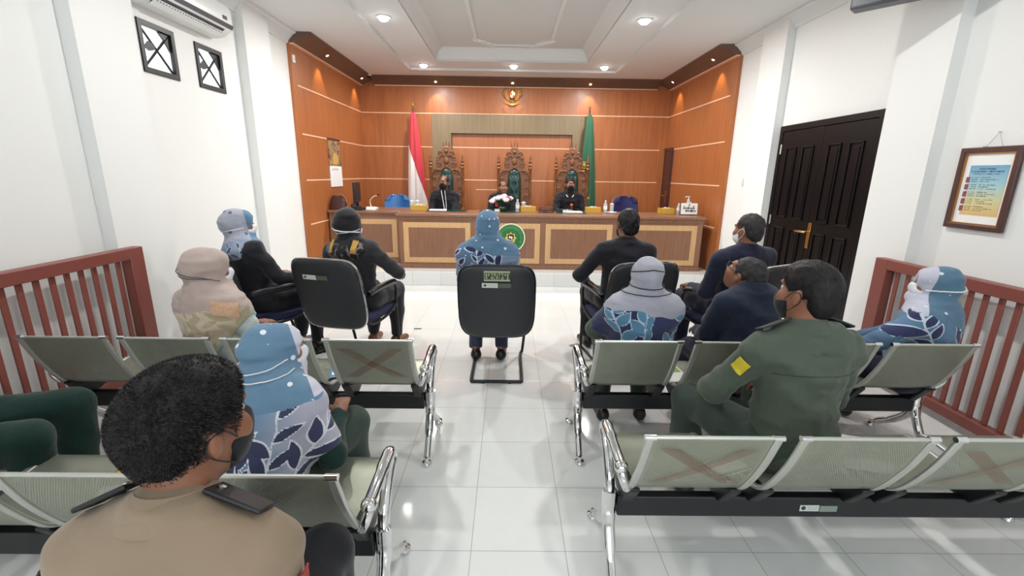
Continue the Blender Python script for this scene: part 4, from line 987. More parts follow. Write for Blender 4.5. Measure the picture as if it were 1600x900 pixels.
class Pr:
    """one primitive: ellipsoid or tapered capsule"""
    def __init__(s, kind, a, b, r, k=.025, R=None, flat=False):
        s.kind, s.a, s.b, s.r, s.k, s.flat = kind, A3(a), b if b is None else A3(b), A3(r), k, flat
        s.R = I3 if R is None else np.array([[R[i][j] for j in range(3)] for i in range(3)], np.float32)
    def inflated(s, d, k=None, flat=None):
        return Pr(s.kind, s.a, s.b, s.r+d, s.k if k is None else k, s.R, s.flat if flat is None else flat)
    def box(s):
        if s.kind == 'e':
            e = np.sqrt((s.R**2) @ (s.r**2)); return s.a-e, s.a+e
        return np.minimum(s.a-s.r[0], s.b-s.r[1]), np.maximum(s.a+s.r[0], s.b+s.r[1])
    def d(s, P):
        if s.kind == 'e':
            q = ((P-s.a) @ s.R)/s.r; k0 = np.sqrt((q*q).sum(-1)); k1 = np.sqrt(((q/s.r)**2).sum(-1))
            return k0*(k0-1)/np.maximum(k1, 1e-6)
        ab = s.b-s.a; pa = P-s.a; L2 = float(ab @ ab)+1e-12; t = np.clip(pa @ ab/L2, 0, 1)
        w = pa-t[..., None]*ab; dd = np.sqrt((w*w).sum(-1))-(s.r[0]+(s.r[1]-s.r[0])*t)
        if s.flat: dd = np.maximum(dd, ((P-s.b) @ (ab/math.sqrt(L2))))
        return dd
def El(c, r, R=None, k=.03): return Pr('e', c, None, (r, r, r) if isinstance(r, (int, float)) else r, k, R)
def Ca(a, b, ra, rb=None, k=.02, flat=False): return Pr('c', a, b, (ra, rb if rb is not None else ra), k, None, flat)
def smin(a, b, k):
    h = np.maximum(k-np.abs(a-b), 0)/k; return np.minimum(a, b)-h*h*k*.25
def field(prims, P, cuts=(), subs=(), nz=()):
    F = None
    for p in prims:
        d = p.d(P); F = d if F is None else smin(F, d, p.k)
    for p in subs: F = -smin(-F, p.d(P), p.k)
    for n, o in cuts: F = np.maximum(F, (P-A3(o)) @ A3(n))
    return F
def sdf_mesh(prims, vox=.008, cuts=(), subs=(), nz=(), floor=0):
    lo = np.min([p.box()[0] for p in prims], 0)-3*vox-.012; hi = np.max([p.box()[1] for p in prims], 0)+3*vox+.012
    n = np.ceil((hi-lo)/vox).astype(int)+1
    ax = [(lo[i]+vox*np.arange(n[i])).astype(np.float32) for i in range(3)]
    F = np.full(n, 1.0, np.float32)
    def sub(p, m):
        b0, b1 = p.box(); i0 = np.clip(np.floor((b0-m-lo)/vox).astype(int), 0, n); i1 = np.clip(np.ceil((b1+m-lo)/vox).astype(int)+1, 0, n)
        return tuple(slice(a, b) for a, b in zip(i0, i1))
    def pts(sl):
        g = np.meshgrid(ax[0][sl[0]], ax[1][sl[1]], ax[2][sl[2]], indexing='ij'); return np.stack(g, -1)
    for p in prims:
        sl = sub(p, p.k+2*vox+.012); P = pts(sl)
        if P.size: F[sl] = smin(F[sl], p.d(P), p.k)
    for p in subs:
        sl = sub(p, p.k+2*vox); P = pts(sl)
        if P.size: F[sl] = -smin(-F[sl], p.d(P), p.k)
    if cuts or nz:
        band = np.abs(F) < .08; idx = np.nonzero(band); P = np.stack([ax[i][idx[i]] for i in range(3)], -1); v = F[idx]
        for amp, sc in nz: v = v+amp*noise3(P, sc)
        F[idx] = np.minimum(v, F[idx]+floor) if floor else v
        for nn, o in cuts:
            g = (ax[0][:, None, None]-o[0])*nn[0]+(ax[1][None, :, None]-o[1])*nn[1]+(ax[2][None, None, :]-o[2])*nn[2]
            F = np.maximum(F, g.astype(np.float32))
    S = F < 0
    cs = [(i, j, k) for i in (0, 1) for j in (0, 1) for k in (0, 1)]
    sl = lambda c: tuple(slice(a, n[i]-1+a) for i, a in enumerate(c))
    cnt = sum(S[sl(c)].astype(np.int8) for c in cs); act = (cnt > 0) & (cnt < 8)
    I = np.argwhere(act); vid = np.full(act.shape, -1, np.int32); vid[act] = np.arange(len(I))
    acc = np.zeros((len(I), 3), np.float32); m = np.zeros(len(I), np.float32)
    val = {c: F[I[:, 0]+c[0], I[:, 1]+c[1], I[:, 2]+c[2]] for c in cs}
    for c in cs:
        for a in range(3):
            if c[a]: continue
            e = list(c); e[a] = 1; e = tuple(e); u, w = val[c], val[e]; cr = (u < 0) != (w < 0)
            t = np.where(cr, u/np.where(cr, u-w, 1), 0); p = np.array(c, np.float32)[None].repeat(len(I), 0); p[:, a] += t
            acc[cr] += p[cr]; m[cr] += 1
    V = lo+(I+acc/m[:, None])*vox
    Q = []
    for a in range(3):
        b, c = (a+1) % 3, (a+2) % 3
        s0 = [slice(None)]*3; s1 = [slice(None)]*3; s0[a] = slice(0, n[a]-1); s1[a] = slice(1, n[a])
        for q in (b, c): s0[q] = slice(1, n[q]-1); s1[q] = slice(1, n[q]-1)
        A, B = S[tuple(s0)], S[tuple(s1)]; E_ = np.argwhere(A != B)
        if not len(E_): continue
        fl = A[E_[:, 0], E_[:, 1], E_[:, 2]]; base = E_.copy(); base[:, b] += 1; base[:, c] += 1
        def cell(db, dc):
            t = base.copy(); t[:, b] -= db; t[:, c] -= dc; return vid[t[:, 0], t[:, 1], t[:, 2]]
        q = np.stack([cell(1, 1), cell(0, 1), cell(0, 0), cell(1, 0)], 1); q[~fl] = q[~fl][:, ::-1]; Q.append(q)
    return V, np.concatenate(Q)
def np_obj(name, V, Q, mat_, parent, attrs=None, relax=1):
    me = bpy.data.meshes.new(name); k = Q.shape[1]
    me.vertices.add(len(V)); me.vertices.foreach_set('co', np.ascontiguousarray(V, np.float32).ravel())
    me.loops.add(len(Q)*k); me.loops.foreach_set('vertex_index', Q.astype(np.int32).ravel())
    me.polygons.add(len(Q)); me.polygons.foreach_set('loop_start', np.arange(0, len(Q)*k, k, dtype=np.int32)); me.polygons.foreach_set('use_smooth', np.ones(len(Q), bool))
    me.update(calc_edges=True); me.validate()
    for m in (mat_ if isinstance(mat_, (list, tuple)) else [mat_]): me.materials.append(m)
    for an, av in (attrs or {}).items(): me.attributes.new(an, 'FLOAT', 'POINT').data.foreach_set('value', av.astype(np.float32))
    o = bpy.data.objects.new(name, me); COL.objects.link(o); o.parent = parent
    return o
def relax(V, Q, n=2, f=.5):
    for _ in range(n):
        s = np.zeros_like(V); c = np.zeros(len(V), np.float32)
        for a in range(4):
            for b in (1, 3): np.add.at(s, Q[:, a], V[Q[:, (a+b) % 4]]); np.add.at(c, Q[:, a], 1)
        V = V*(1-f)+f*s/c[:, None]
    return V
def solid(name, prims, mat_, parent, vox=.008, cuts=(), subs=(), nz=(), attr=None, smooth=2, floor=0):
    V, Q = sdf_mesh(prims, vox, cuts, subs, nz, floor); V = relax(V, Q, smooth, .5)
    return np_obj(name, V, Q, mat_, parent, attr(V) if attr else None)

# ------------------------------------------------------------------ cloth, skin and batik materials
def cloth(name, col, rough=.8, fold=.25, var=.10, sheen=.15):
    m, t, b = new_mat(name); c = hx(col); setin(b, Roughness=rough, Sheen_Weight=sheen, Specular_IOR_Level=.25)
    v = coords(t); f = noise(t, 7, 4, .6, v)
    t.links.new(mix(t, f, tuple(x*(1-var) for x in c[:3])+(1,), tuple(min(1, x*(1+var)) for x in c[:3])+(1,)), b.inputs['Base Color'])
    h = mth(t, 'MULTIPLY_ADD', noise(t, 420, 2, .5, v), .04, noise(t, 16, 3, .5, v, .6)); bump(t, b, h, fold, .02)
    return m
def skin_mat(name, col):
    m, t, b = new_mat(name); c = hx(col); setin(b, Roughness=.48, Subsurface_Weight=.08, Specular_IOR_Level=.4)
    b.inputs['Subsurface Radius'].default_value = (.012, .005, .003)
    v = coords(t); f = noise(t, 30, 4, .6, v)
    t.links.new(mix(t, f, tuple(x*.88 for x in c[:3])+(1,), tuple(min(1, x*1.1) for x in c[:3])+(1,)), b.inputs['Base Color'])
    bump(t, b, noise(t, 240, 2, .5, v), .06, .002); return m
M['skin'] = skin_mat('brown_skin', '#8b5d46'); M['skinl'] = skin_mat('light_brown_skin', '#b98468')
M['hair'] = plain('black_hair', '#151214', .5, var=.3, vscale=90, bmp=.5, bscale=160, spec=.3); M['hairg'] = plain('greying_black_hair', '#2e2b2c', .55, var=.4, vscale=120, bmp=.5, bscale=160, spec=.3)
M['maskblack'] = cloth('black_face_mask', '#17171b', .8, .1); M['maskwhite'] = cloth('white_face_mask', '#dfe2e6', .8, .1)
M['strap'] = plain('white_elastic', '#e8e8ea', .7, var=.03); M['eyew'] = plain('eye_white', '#d8d2ca', .3, var=0); M['eyeb'] = plain('eye_dark', '#1c1310', .15, var=0)
M['shoe'] = plain('black_shoe_leather', '#141316', .35, var=.1)
def batik(name, head, cape, leaf, line, dot, cape2=None, front=None):
    m, t, b = new_mat(name); setin(b, Roughness=.78, Sheen_Weight=.2, Specular_IOR_Level=.25)
    at = lambda n: nd(t, 'ShaderNodeAttribute', attribute_name=n).outputs['Fac']
    v = coords(t); n = noise(t, 9, 3, .6, v)
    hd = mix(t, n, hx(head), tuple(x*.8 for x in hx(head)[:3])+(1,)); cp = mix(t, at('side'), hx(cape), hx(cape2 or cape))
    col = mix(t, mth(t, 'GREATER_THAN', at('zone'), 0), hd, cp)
    if front: col = mix(t, mth(t, 'GREATER_THAN', at('front'), 0), col, hx(front))
    col = mix(t, mth(t, 'LESS_THAN', at('dots'), 0), col, hx(dot))
    col = mix(t, mth(t, 'LESS_THAN', at('leaf'), 0), col, hx(leaf))
    col = mix(t, mth(t, 'LESS_THAN', at('lines'), 0), col, hx(line))
    t.links.new(col, b.inputs['Base Color'])
    h = mth(t, 'MULTIPLY_ADD', noise(t, 420, 2, .5, v), .04, noise(t, 15, 3, .5, v, .6)); bump(t, b, h, .22, .02)
    return m
def motif(seed, zneck, zone, nstem=4, leafw=.026, dots_all=True, fine=0, spread=.42, lw=.0022, dotr=.0105, leaves=True, dens=.058, big=1.0, F=None, fcut=.045, front_fn=None, v0=-.31, side0=.0, sidek=3.2):
    """leaf-and-stem cloth print: signed distances laid out on the unrolled cloth"""
    rnd = random.Random(seed); LV = []; ST = []
    for k in range(nstem):
        u = -spread/2+spread*(k+.5)/nstem+rnd.uniform(-.02, .02); v = v0; a = PI/2+rnd.uniform(-.35, .35); pts = [(u, v)]
        for q in range(9):
            a += rnd.uniform(-.35, .35)+(PI/2-a)*.25; u += .038*math.cos(a); v += .038*math.sin(a); pts.append((u, v))
            if v > .02: break
            if big > 1.2 and q % 2 and rnd.random() < .35: continue
            L = rnd.uniform(.05, .095)*big; LV.append((u, v, a+(1 if q % 2 else -1)*rnd.uniform(.5, 1.1), L, leafw*L/.08))
        ST.append(pts)
    def f(V):
        if F:
            up = F.Rt @ Vector((0, 0, 1)); v = V[:, 2]-zneck; kk = np.clip(v, -.5, .06)/max(up.z, .3); u = np.arctan2(V[:, 0]-F.NB.x-up.x*kk, -(V[:, 1]-F.NB.y-up.y*kk-.01))*.17
        else: u = np.arctan2(V[:, 0], -(V[:, 1]-.02))*.17; v = V[:, 2]-zneck
        P = np.stack([u, v], 1)
        leaf = np.full(len(V), .1, np.float32)
        for lu, lv, a, L, w in LV:
            q = P-np.array([lu, lv]); x = q[:, 0]*math.cos(a)+q[:, 1]*math.sin(a); y = -q[:, 0]*math.sin(a)+q[:, 1]*math.cos(a)
            t = np.clip(x/L, 0, 1); d = np.abs(y)-w*np.sin(PI*t)**.8*(1-.35*t); d = np.maximum(d, np.maximum(-x, x-L)); leaf = np.minimum(leaf, d)
        stem = np.full(len(V), .1, np.float32)
        for pts in ST:
            for (x0, y0), (x1, y1) in zip(pts, pts[1:]):
                a = np.array([x0, y0]); ab = np.array([x1-x0, y1-y0]); t = np.clip(((P-a) @ ab)/(ab @ ab), 0, 1); stem = np.minimum(stem, np.hypot(*(P-a-t[:, None]*ab).T))
        z = zone(u, v)+.022*noise3(V.astype(np.float32), (16, 16, 16))
        lines = np.minimum(np.abs(leaf), stem)-lw
        if fine:  # thin dark cross-hatching of a veil print
            lines = np.minimum(lines, np.minimum(np.abs(((u*1.0+.3*v)/.09) % 1-.5)*.09, np.abs((v/.11) % 1-.5)*.11)-.0016)
        if not leaves: leaf[:] = .1; lines[:] = .1
        else:
            off = z < 0; leaf = np.where(off, np.maximum(leaf, .004-z*.3), leaf); lines = np.where(off, np.maximum(lines, -z*.3), lines)
        # scattered dots
        G = (V+A3((.013, .021, .007)))/dens; I_ = np.floor(G).astype(int); d = np.full(len(V), .1, np.float32)
        for ox in (-1, 0, 1):
            for oy in (-1, 0, 1):
                for oz in (-1, 0, 1):
                    J = (I_+np.array((ox, oy, oz))) & 31; c = I_+np.array((ox, oy, oz))+.5+.30*np.stack([_LAT[J[:, 0], J[:, 1], J[:, 2]], _LAT[J[:, 1], J[:, 2], J[:, 0]], _LAT[J[:, 2], J[:, 0], J[:, 1]]], 1)
                    d = np.minimum(d, np.linalg.norm(G-c, axis=1)*dens-dotr)
        h1 = noise3(V.astype(np.float32), (31, 31, 31))
        if not dots_all: d[:] = .1
        d = np.where((z > .0) & (h1 < .25), .1, d)
        fr = (V-np.array(F.HC)) @ np.array(F.Rh @ Vector((0, 1, 0)))/F.s-fcut if F else np.full(len(V), -1.)
        fr = np.where(v < .0, np.minimum(fr, v*3+.0), fr)
        if front_fn: fr = front_fn(V)
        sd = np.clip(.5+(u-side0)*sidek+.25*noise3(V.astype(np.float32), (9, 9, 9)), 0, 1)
        return {'leaf': leaf, 'lines': lines, 'zone': z, 'dots': d, 'front': fr, 'side': sd}
    return f

# ------------------------------------------------------------------ the seated figure
def rotm(yaw=0, pitch=0, roll=0): return Euler((0, 0, yaw)).to_matrix() @ Matrix.Rotation(-pitch, 3, 'X') @ Matrix.Rotation(roll, 3, 'Y')
def ik(a, b, l1, l2, hint):
    a, b = Vector(a), Vector(b); d = b-a; L = min(max(d.length, 1e-4), (l1+l2)*.999); u = d.normalized(); b = a+u*L
    x = (l1*l1-l2*l2+L*L)/(2*L); h = math.sqrt(max(l1*l1-x*x, 0)); n = Vector(hint); n = (n-u*n.dot(u)).normalized()
    return a+u*x+n*h, b
class Fig: pass
def figure(seat=.44, s=1., g=1., w=1., lean=0, tilt=0, twist=0, head=(0, 0, 0), hoff=(0, 0, 0), hands=None, knees=None, ankles=None, fem=False, curl=.6, elbow=None):
    F = Fig(); rd = math.radians; F.s = s; F.g = g
    P0 = Vector((0, 0, seat+.09*s)); Rt = Matrix.Rotation(-rd(lean), 3, 'X') @ Matrix.Rotation(rd(tilt), 3, 'Y'); F.Rt = Rt
    tp = lambda x, y, z: P0+Rt @ Vector((x, y, z))*s
    F.P0 = P0; F.NB = tp(0, -.012, .46); Rs = Rt @ Matrix.Rotation(rd(twist), 3, 'Z'); F.Rs = Rs
    sh = {k: F.NB+Rs @ Vector((q*.172*w, 0, -.058))*s for k, q in (('L', -1), ('R', 1))}; F.sh = sh
    F.Rh = rotm(rd(head[0]), rd(head[1]), rd(head[2])); F.HC = F.NB+(Rt @ Vector((0, .03, .155)))*s+Vector(hoff)
    h = F.HC; Rh = F.Rh; hp = lambda x, y, z: h+Rh @ Vector((x, y, z))*s; F.hp = hp
    T = []
    T.append(El(tp(0, -.01, 0), [x*s for x in (.165*g, .125*g, .098)], Rt, .05)); T.append(El(tp(0, .0, .14), [x*s for x in (.145*g, .108*g, .15)], Rt, .05))
    T.append(El(tp(0, -.002, .32), [x*s for x in (.150*g*w, .108*g, .16)], Rs, .06))
    for q in (-1, 1):
        T.append(Ca(F.NB+Rs @ Vector((q*.05, -.005, -.035))*s, F.NB+Rs @ Vector((q*.155*w, 0, -.055))*s, .060*s, .056*s, .05))
        T.append(Ca(F.NB+Rs @ Vector((q*.02, -.01, .02))*s, F.NB+Rs @ Vector((q*.12*w, -.01, -.035))*s, .038*s, .036*s, .05))
        if fem: T.append(El(F.NB+Rs @ Vector((q*.075, .09, -.19))*s, .062*s, None, .05))
    neck = [Ca(F.NB+Rt @ Vector((0, 0, -.02))*s, hp(0, -.022, -.05), .056*s, .054*s, .03)]; F.neck = neck
    H = [El(hp(0, -.015, .03), [x*s for x in (.076, .096, .088)], Rh, .03), El(hp(0, .026, -.035), [x*s for x in (.064, .070, .080)], Rh, .03), El(hp(0, .048, -.085), [x*s for x in (.040, .040, .032)], Rh, .03),
         Ca(hp(0, .094, .008), hp(0, .112, -.032), .008*s, .013*s, .012), El(hp(0, .088, -.066), [x*s for x in (.024, .014, .010)], Rh, .012), El(hp(0, .085, .032), [x*s for x in (.05, .018, .012)], Rh, .02)]
    F.ears = [El(hp(q*.080, -.008, -.008), [x*s for x in (.009, .019, .033)], (Rh @ Matrix.Rotation(q*.35, 3, 'Z') @ Matrix.Rotation(.2, 3, 'X')), .008) for q in (-1, 1)]
    for q in (-1, 1):
        H.append(El(hp(q*.04, .068, -.028), [x*s for x in (.022, .026, .026)], Rh, .025))
        H.append(El(hp(q*.012, .104, -.034), .009*s, None, .008))
    F.headp = H
    F.eyesub = [El(hp(q*.031, .104, .010), [x*s for x in (.017, .016, .010)], Rh, .012) for q in (-1, 1)]
    hands = hands or {}; knees = knees or {}; ankles = ankles or {}
    F.arm = {}; F.leg = {}; F.arms = []; F.fore = []; F.handp = []; F.thigh = []; F.shin = []; F.wr = {}
    for k, q in (('L', -1), ('R', 1)):
        tgt = Vector(hands.get(k, (q*.12, .30, seat+.17))); hint = (elbow or {}).get(k, (q*.38, -.5, -.75))
        el, wr_ = ik(sh[k], tgt, .275*s, .245*s, hint); F.wr[k] = wr_; F.arm[k] = (sh[k], el, wr_)
        ua = [Ca(sh[k], el, .054*s*g**.5, .041*s, .03)]; fa = [Ca(el, wr_, .041*s, .027*s, .02)]
        F.arms += ua; F.fore += fa
        d = (wr_-el).normalized(); up = Vector((0, 0, 1)); side = d.cross(up)
        if side.length < .1: side = Vector((1, 0, 0))
        side.normalize(); nrm = side.cross(d).normalized()   # back of the hand
        pm = wr_+d*.052*s
        F.handp.append(El(pm, [x*s for x in (.036, .050, .015)], Matrix((side, d, nrm)).transposed(), .012)); F.handp.append(Ca(wr_-d*.01, pm, .024*s, .022*s, .02))
        for j, (o, L) in enumerate(((-.029, .058), (-.010, .068), (.010, .064), (.028, .050))):
            b0 = wr_+d*.088*s+side*o*s*1.05; c1 = curl*.9; d1 = (d*math.cos(c1*.6)-nrm*math.sin(c1*.6)); d2 = (d*math.cos(c1*1.7)-nrm*math.sin(c1*1.7)); d3 = (d*math.cos(c1*2.6)-nrm*math.sin(c1*2.6))
            b1 = b0+d1*L*.5*s; b2 = b1+d2*L*.36*s; b3 = b2+d3*L*.28*s
            F.handp += [Ca(b0-d*.02, b1, .0098*s, .0090*s, .004), Ca(b1, b2, .0090*s, .0084*s, .004), Ca(b2, b3, .0084*s, .0074*s, .004)]
        inn = -side*q*-1 if False else (side if q < 0 else -side)
        t0 = wr_+d*.028*s+inn*.022*s; t1 = t0+(d*.65+inn*.7-nrm*.25).normalized()*.042*s; t2 = t1+(d*.95+inn*.15-nrm*.4).normalized()*.034*s
        F.handp += [Ca(t0, t1, .0145*s, .0112*s, .010), Ca(t1, t2, .0108*s, .0092*s, .004)]
        hip = P0+Vector((q*.085*s*g, .02, -.012)); kn = Vector(knees.get(k, (q*.115, .43*s, seat+.055))); d_ = kn-hip; kn = hip+d_.normalized()*.42*s if k not in knees else kn
        an = Vector(ankles.get(k, (kn.x, kn.y-.03, .095)))
        F.leg[k] = (hip, kn, an); F.thigh.append(Ca(hip, kn, .083*s*g, .057*s*g**.5, .03)); F.shin += [Ca(kn, kn.lerp(an, .45), .054*s*g**.5, .051*s*g**.5, .02), Ca(kn.lerp(an, .45), an, .051*s*g**.5, .034*s, .02)]
    F.torso = T
    F.pel = T[0]
    return F
def cast(prims, nz, o, d, far=.7, n=260):
    t = np.linspace(0, far, n, dtype=np.float32); P = A3(o)+t[:, None]*A3(d); D = field(prims, P)
    for amp, sc in nz: D = D+amp*noise3(P, sc)
    i = np.nonzero(D < 0)[0]
    return Vector(P[i[0]]) if len(i) else None
def patch(prims, nz, c, ux, vy, d, w, h, th=.003, nu=8, nv=8, off=.003, taper=0):
    """a cloth patch of size w x h laid on the garment, seen along d"""
    c, ux, vy, d = Vector(c), Vector(ux), Vector(vy), Vector(d).normalized(); last = [c]
    def fn(u, v):
        p = c+ux*((u-.5)*w*(1-taper*(v-.5)))+vy*((v-.5)*h)-d*.25; q = cast(prims, nz, p, d)
        if q is None: q = last[0]
        last[0] = q; return q-d*off
    return MB().sheet(fn, nu, nv, th)
def dress(cl, sp, nz, F, U):
    s = F.s; up = F.Rt @ Vector((0, 0, 1)); NB = F.NB
    if 'collar' in U:   # folded shirt collar, open at the throat
        def fn(u, v):
            a = PI/2+.35+u*(2*PI-.7); r = .066+.020*v+.006*math.sin(v*PI)-.012*(1-v); z = .062-.050*v-.012*max(0, math.sin(a))*v
            return NB+F.Rt @ Vector((r*1.04*math.cos(a), r*math.sin(a)+.004, z+.006*(1-math.sin(a))))*s
        MB().sheet(fn, 40, 6, .004).build('collar', U['collar'], cl, smooth=True)
    for q in U.get('epaulettes', ()):
        sh = F.sh['L' if q < 0 else 'R']; a0 = cast(sp, nz, NB.lerp(sh, .42)+Vector((0, .012, .2)), (0, 0, -1)); a1 = cast(sp, nz, NB.lerp(sh, 1.06)+Vector((0, .012, .2)), (0, 0, -1))
        if not (a0 and a1): continue
        ax = (a1-a0).normalized(); fw = Vector((-ax.y, ax.x, 0)).normalized()*(1 if q > 0 else -1); up_ = ax.cross(fw)*(1 if q > 0 else -1)
        fw = (fw-Vector((0, 0, .45))).normalized(); up_ = (ax.cross(fw)*(1 if q > 0 else -1)).normalized()
        R_ = Matrix((ax, fw, up_)).transposed(); c = (a0+a1)/2+up_*.010
        ep = MB().box(c, ((a1-a0).length, .052*s, .009), R_).build('epaulette', U['epmat'], cl, bevel=.003)
        MB().lathe([(0, 0), (.007, 0), (.007, .004), (0, .006)], a0+ax*.016+up_*.014, 12, R_).build('button', M['steel'], ep, smooth=True)
    if 'yoke' in U:
        pts = []
        for k in range(31):
            x = (-.17+.34*k/30)*s; o = NB+F.Rs @ Vector((x, -.35, U['yoke']-.012*(x/.17)**2)); p = cast(sp, nz, o, F.Rs @ Vector((0, 1, 0)))
            if p: pts.append(p-Vector((0, .0012, 0)))
        MB().tube(pts, .0020, 5).build('yoke_seam', U['seam'], cl, smooth=True)
    for (k, t_, dirv, w, h, m_, nm) in U.get('patches', ()):
        a, e, _ = F.arm[k]; c = a.lerp(e, t_); d = Vector(dirv).normalized(); ax = (a-e).normalized(); sd_ = d.cross(ax).normalized()
        patch(sp, nz, c, sd_, ax, d, w, h, .004, 12, 12, .011).build(nm, m_, cl, smooth=True)
def strand_mesh(root, F, hz, subs, n, seed, zmin, fade, m_):
    """short hair ends standing off the scalp"""
    rng = np.random.RandomState(seed); s = F.s; Rm = np.array([[F.Rh[i][j] for j in range(3)] for i in range(3)], np.float32); c0 = A3(F.hp(0, -.02, .02))
    d = rng.normal(size=(n*3, 3)).astype(np.float32); d /= np.linalg.norm(d, axis=1)[:, None]
    lo = np.full(len(d), .02, np.float32); hi = np.full(len(d), .2, np.float32); dw = d @ Rm.T
    for _ in range(16):
        m = (lo+hi)/2; ins = field(hz, c0+dw*m[:, None]) < 0; lo = np.where(ins, m, lo); hi = np.where(ins, hi, m)
    P = c0+dw*lo[:, None]; loc = (P-A3(F.HC)) @ Rm/s
    ok = (loc[:, 2] > zmin-.10*np.maximum(loc[:, 1]+.05, 0)*0)
    for sb in subs: ok &= sb.d(P) > -.004
    dens = np.clip((loc[:, 2]-zmin)/.055, .05, 1) **1.6 if fade else np.ones(len(P)); ok &= rng.rand(len(P)) < dens
    idx = np.nonzero(ok)[0][:n]; P = P[idx]; loc = loc[idx]; e = .002; N = np.stack([field(hz, P+A3(v)*e)-field(hz, P-A3(v)*e) for v in ((1, 0, 0), (0, 1, 0), (0, 0, 1))], 1); N /= np.linalg.norm(N, axis=1)[:, None]+1e-9
    T_ = rng.normal(size=P.shape).astype(np.float32); T_ -= (T_*N).sum(1)[:, None]*N; T_ /= np.linalg.norm(T_, axis=1)[:, None]
    L = (.0030+.0075*np.clip((loc[:, 2]+.02)/.10, 0, 1))*rng.uniform(.6, 1.25, len(P)); fwd = Rm @ A3((0, .35, -.25))
    tip = P+(N*.50+T_*.42+fwd*.8)*L[:, None]*s; side = np.cross(N, T_)*.0010*s
    V = np.concatenate([P-N*.002-side, P-N*.002+side, tip]); k = len(P); Q = np.stack([np.arange(k), np.arange(k)+k, np.arange(k)+2*k], 1)
    o = np_obj('hair_ends', V, Q, m_, root); o['kind'] = 'stuff'; return o
def make_person(label, loc, yaw, F, shirt, trousers, hair=None, hijab=None, mask=None, skin='skin', vox=.010, foot_dir=None, shoes=True, straps=None, shirt_inf=.014, fold=.012, hood=None, glasses=False, cape=None, sleeve=True, collar=True, eyes=True, barefeet=False, uniform=None, strands=0, fade=False):
    root = thing('person', label, 'person', (loc[0], loc[1], 0), math.radians(yaw)); s = F.s; hp = F.hp; Rh = F.Rh
    feet = []; fd = foot_dir or {}
    for k in ('L', 'R'):
        an = F.leg[k][2]; d = Vector(fd.get(k, (-.12 if k == 'L' else .12, 1, 0))).normalized(); he = Vector((an.x, an.y, .045))-d*.03*s; to = Vector((an.x, an.y, .03))+d*.155*s
        feet.append((an, he, to, d))
    fp = []
    for an, he, to, d in feet: fp += [Ca(an, he, .034*s, .034*s, .02), Ca(he, to, .036*s, .024*s, .02)]
    body = F.torso+F.neck+F.headp+([] if hijab else F.ears)+F.arms+F.fore+F.handp+F.thigh+F.shin+fp
    bo = solid('body', body, M[skin], root, min(vox, .0085), subs=F.eyesub, smooth=1)
    if eyes:
        for q in (-1, 1):
            e = MB(); c = hp(q*.031, .078, .010); e.ell(c, .0125*s, 12, 8); eo = e.build('eye', M['eyew'], root, smooth=True)
            MB().ell(c+Rh @ Vector((0, .0085, 0))*s, (.0062*s,)*3, 10, 6).build('iris', M['eyeb'], eo, smooth=True)
    # clothing: shells grown from the same limbs
    sp = [p.inflated(shirt_inf) for p in F.torso+F.arms]+[Pr('c', p.a, p.b, p.r+shirt_inf*.9, p.k, None, True) for p in F.fore]
    if collar and not hijab: sp.append(Pr('c', F.neck[0].a, A3(F.NB+F.Rt @ Vector((0, .004, .048))*s), A3((.075*s, .066*s)), .02, None, True))
    nzs = ((fold, (11, 11, 17)), (fold*.45, (27, 27, 38)), (fold*.55, (6, 6, 36)))
    cl = solid('upper_clothing', sp, shirt, root, vox, nz=nzs, floor=.006)
    if uniform: dress(cl, sp, nzs, F, uniform)
    tp_ = [F.pel.inflated(.017)]+[p.inflated(.016) for p in F.thigh]+[Pr('c', p.a, p.b, p.r+.018, p.k, None, i % 2 == 1) for i, p in enumerate(F.shin)]
    if trousers: solid('trousers', tp_, trousers, root, vox, nz=((.009, (14, 14, 10)),), floor=.006)
    if shoes:
        for an, he, to, d in feet:
            solid('shoe', [Ca(he, to, .043*s, .031*s, .02), Ca(he+Vector((0, 0, .02)), he, .040*s, .043*s, .02)], M['shoe'] if not barefeet else barefeet, root, .009, cuts=(((0, 0, -1), (0, 0, .002)),))
    if hair:
        hm, style = hair
        hpz = [El(hp(0, -.018, .036), [x*s for x in (.081, .101, .093)], Rh, .02), El(hp(0, -.062, -.03), [x*s for x in ((.066, .046, .055) if style != 'full' else (.056, .040, .050))], Rh, .03)]
        sb = [El(hp(0, .125, -.03), [x*s for x in (.105, .085, .088)], Rh, .012)]+[El(hp(q*.088, .012, -.03), [x*s for x in (.03, .048, .045)], Rh, .008) for q in (-1, 1)]
        if style == 'bald': sb.append(El(hp(0, .06, .11), [x*s for x in (.062, .09, .05)], Rh, .02))
        if style == 'full': hpz.append(El(hp(0, .012, .072), [x*s for x in (.074, .088, .062)], Rh, .03))
        cut = (tuple(Rh @ Vector((0, .25, -1))), hp(0, -.06, -.082)) if not fade else (tuple(Rh @ Vector((0, .05, -1))), hp(0, -.06, -.044))
        solid('hair', hpz, hm, root, .006 if vox > .007 else .005, cuts=(cut,), subs=sb, nz=((.0038 if style == 'full' else .006, (55, 55, 40)), (.0022, (120, 120, 80))), smooth=1)
        if strands: strand_mesh(root, F, (hpz if not fade else hpz+[p.inflated(.001) for p in F.headp[:2]]), sb, strands, 3, -.078 if fade else -.06, fade, hm)
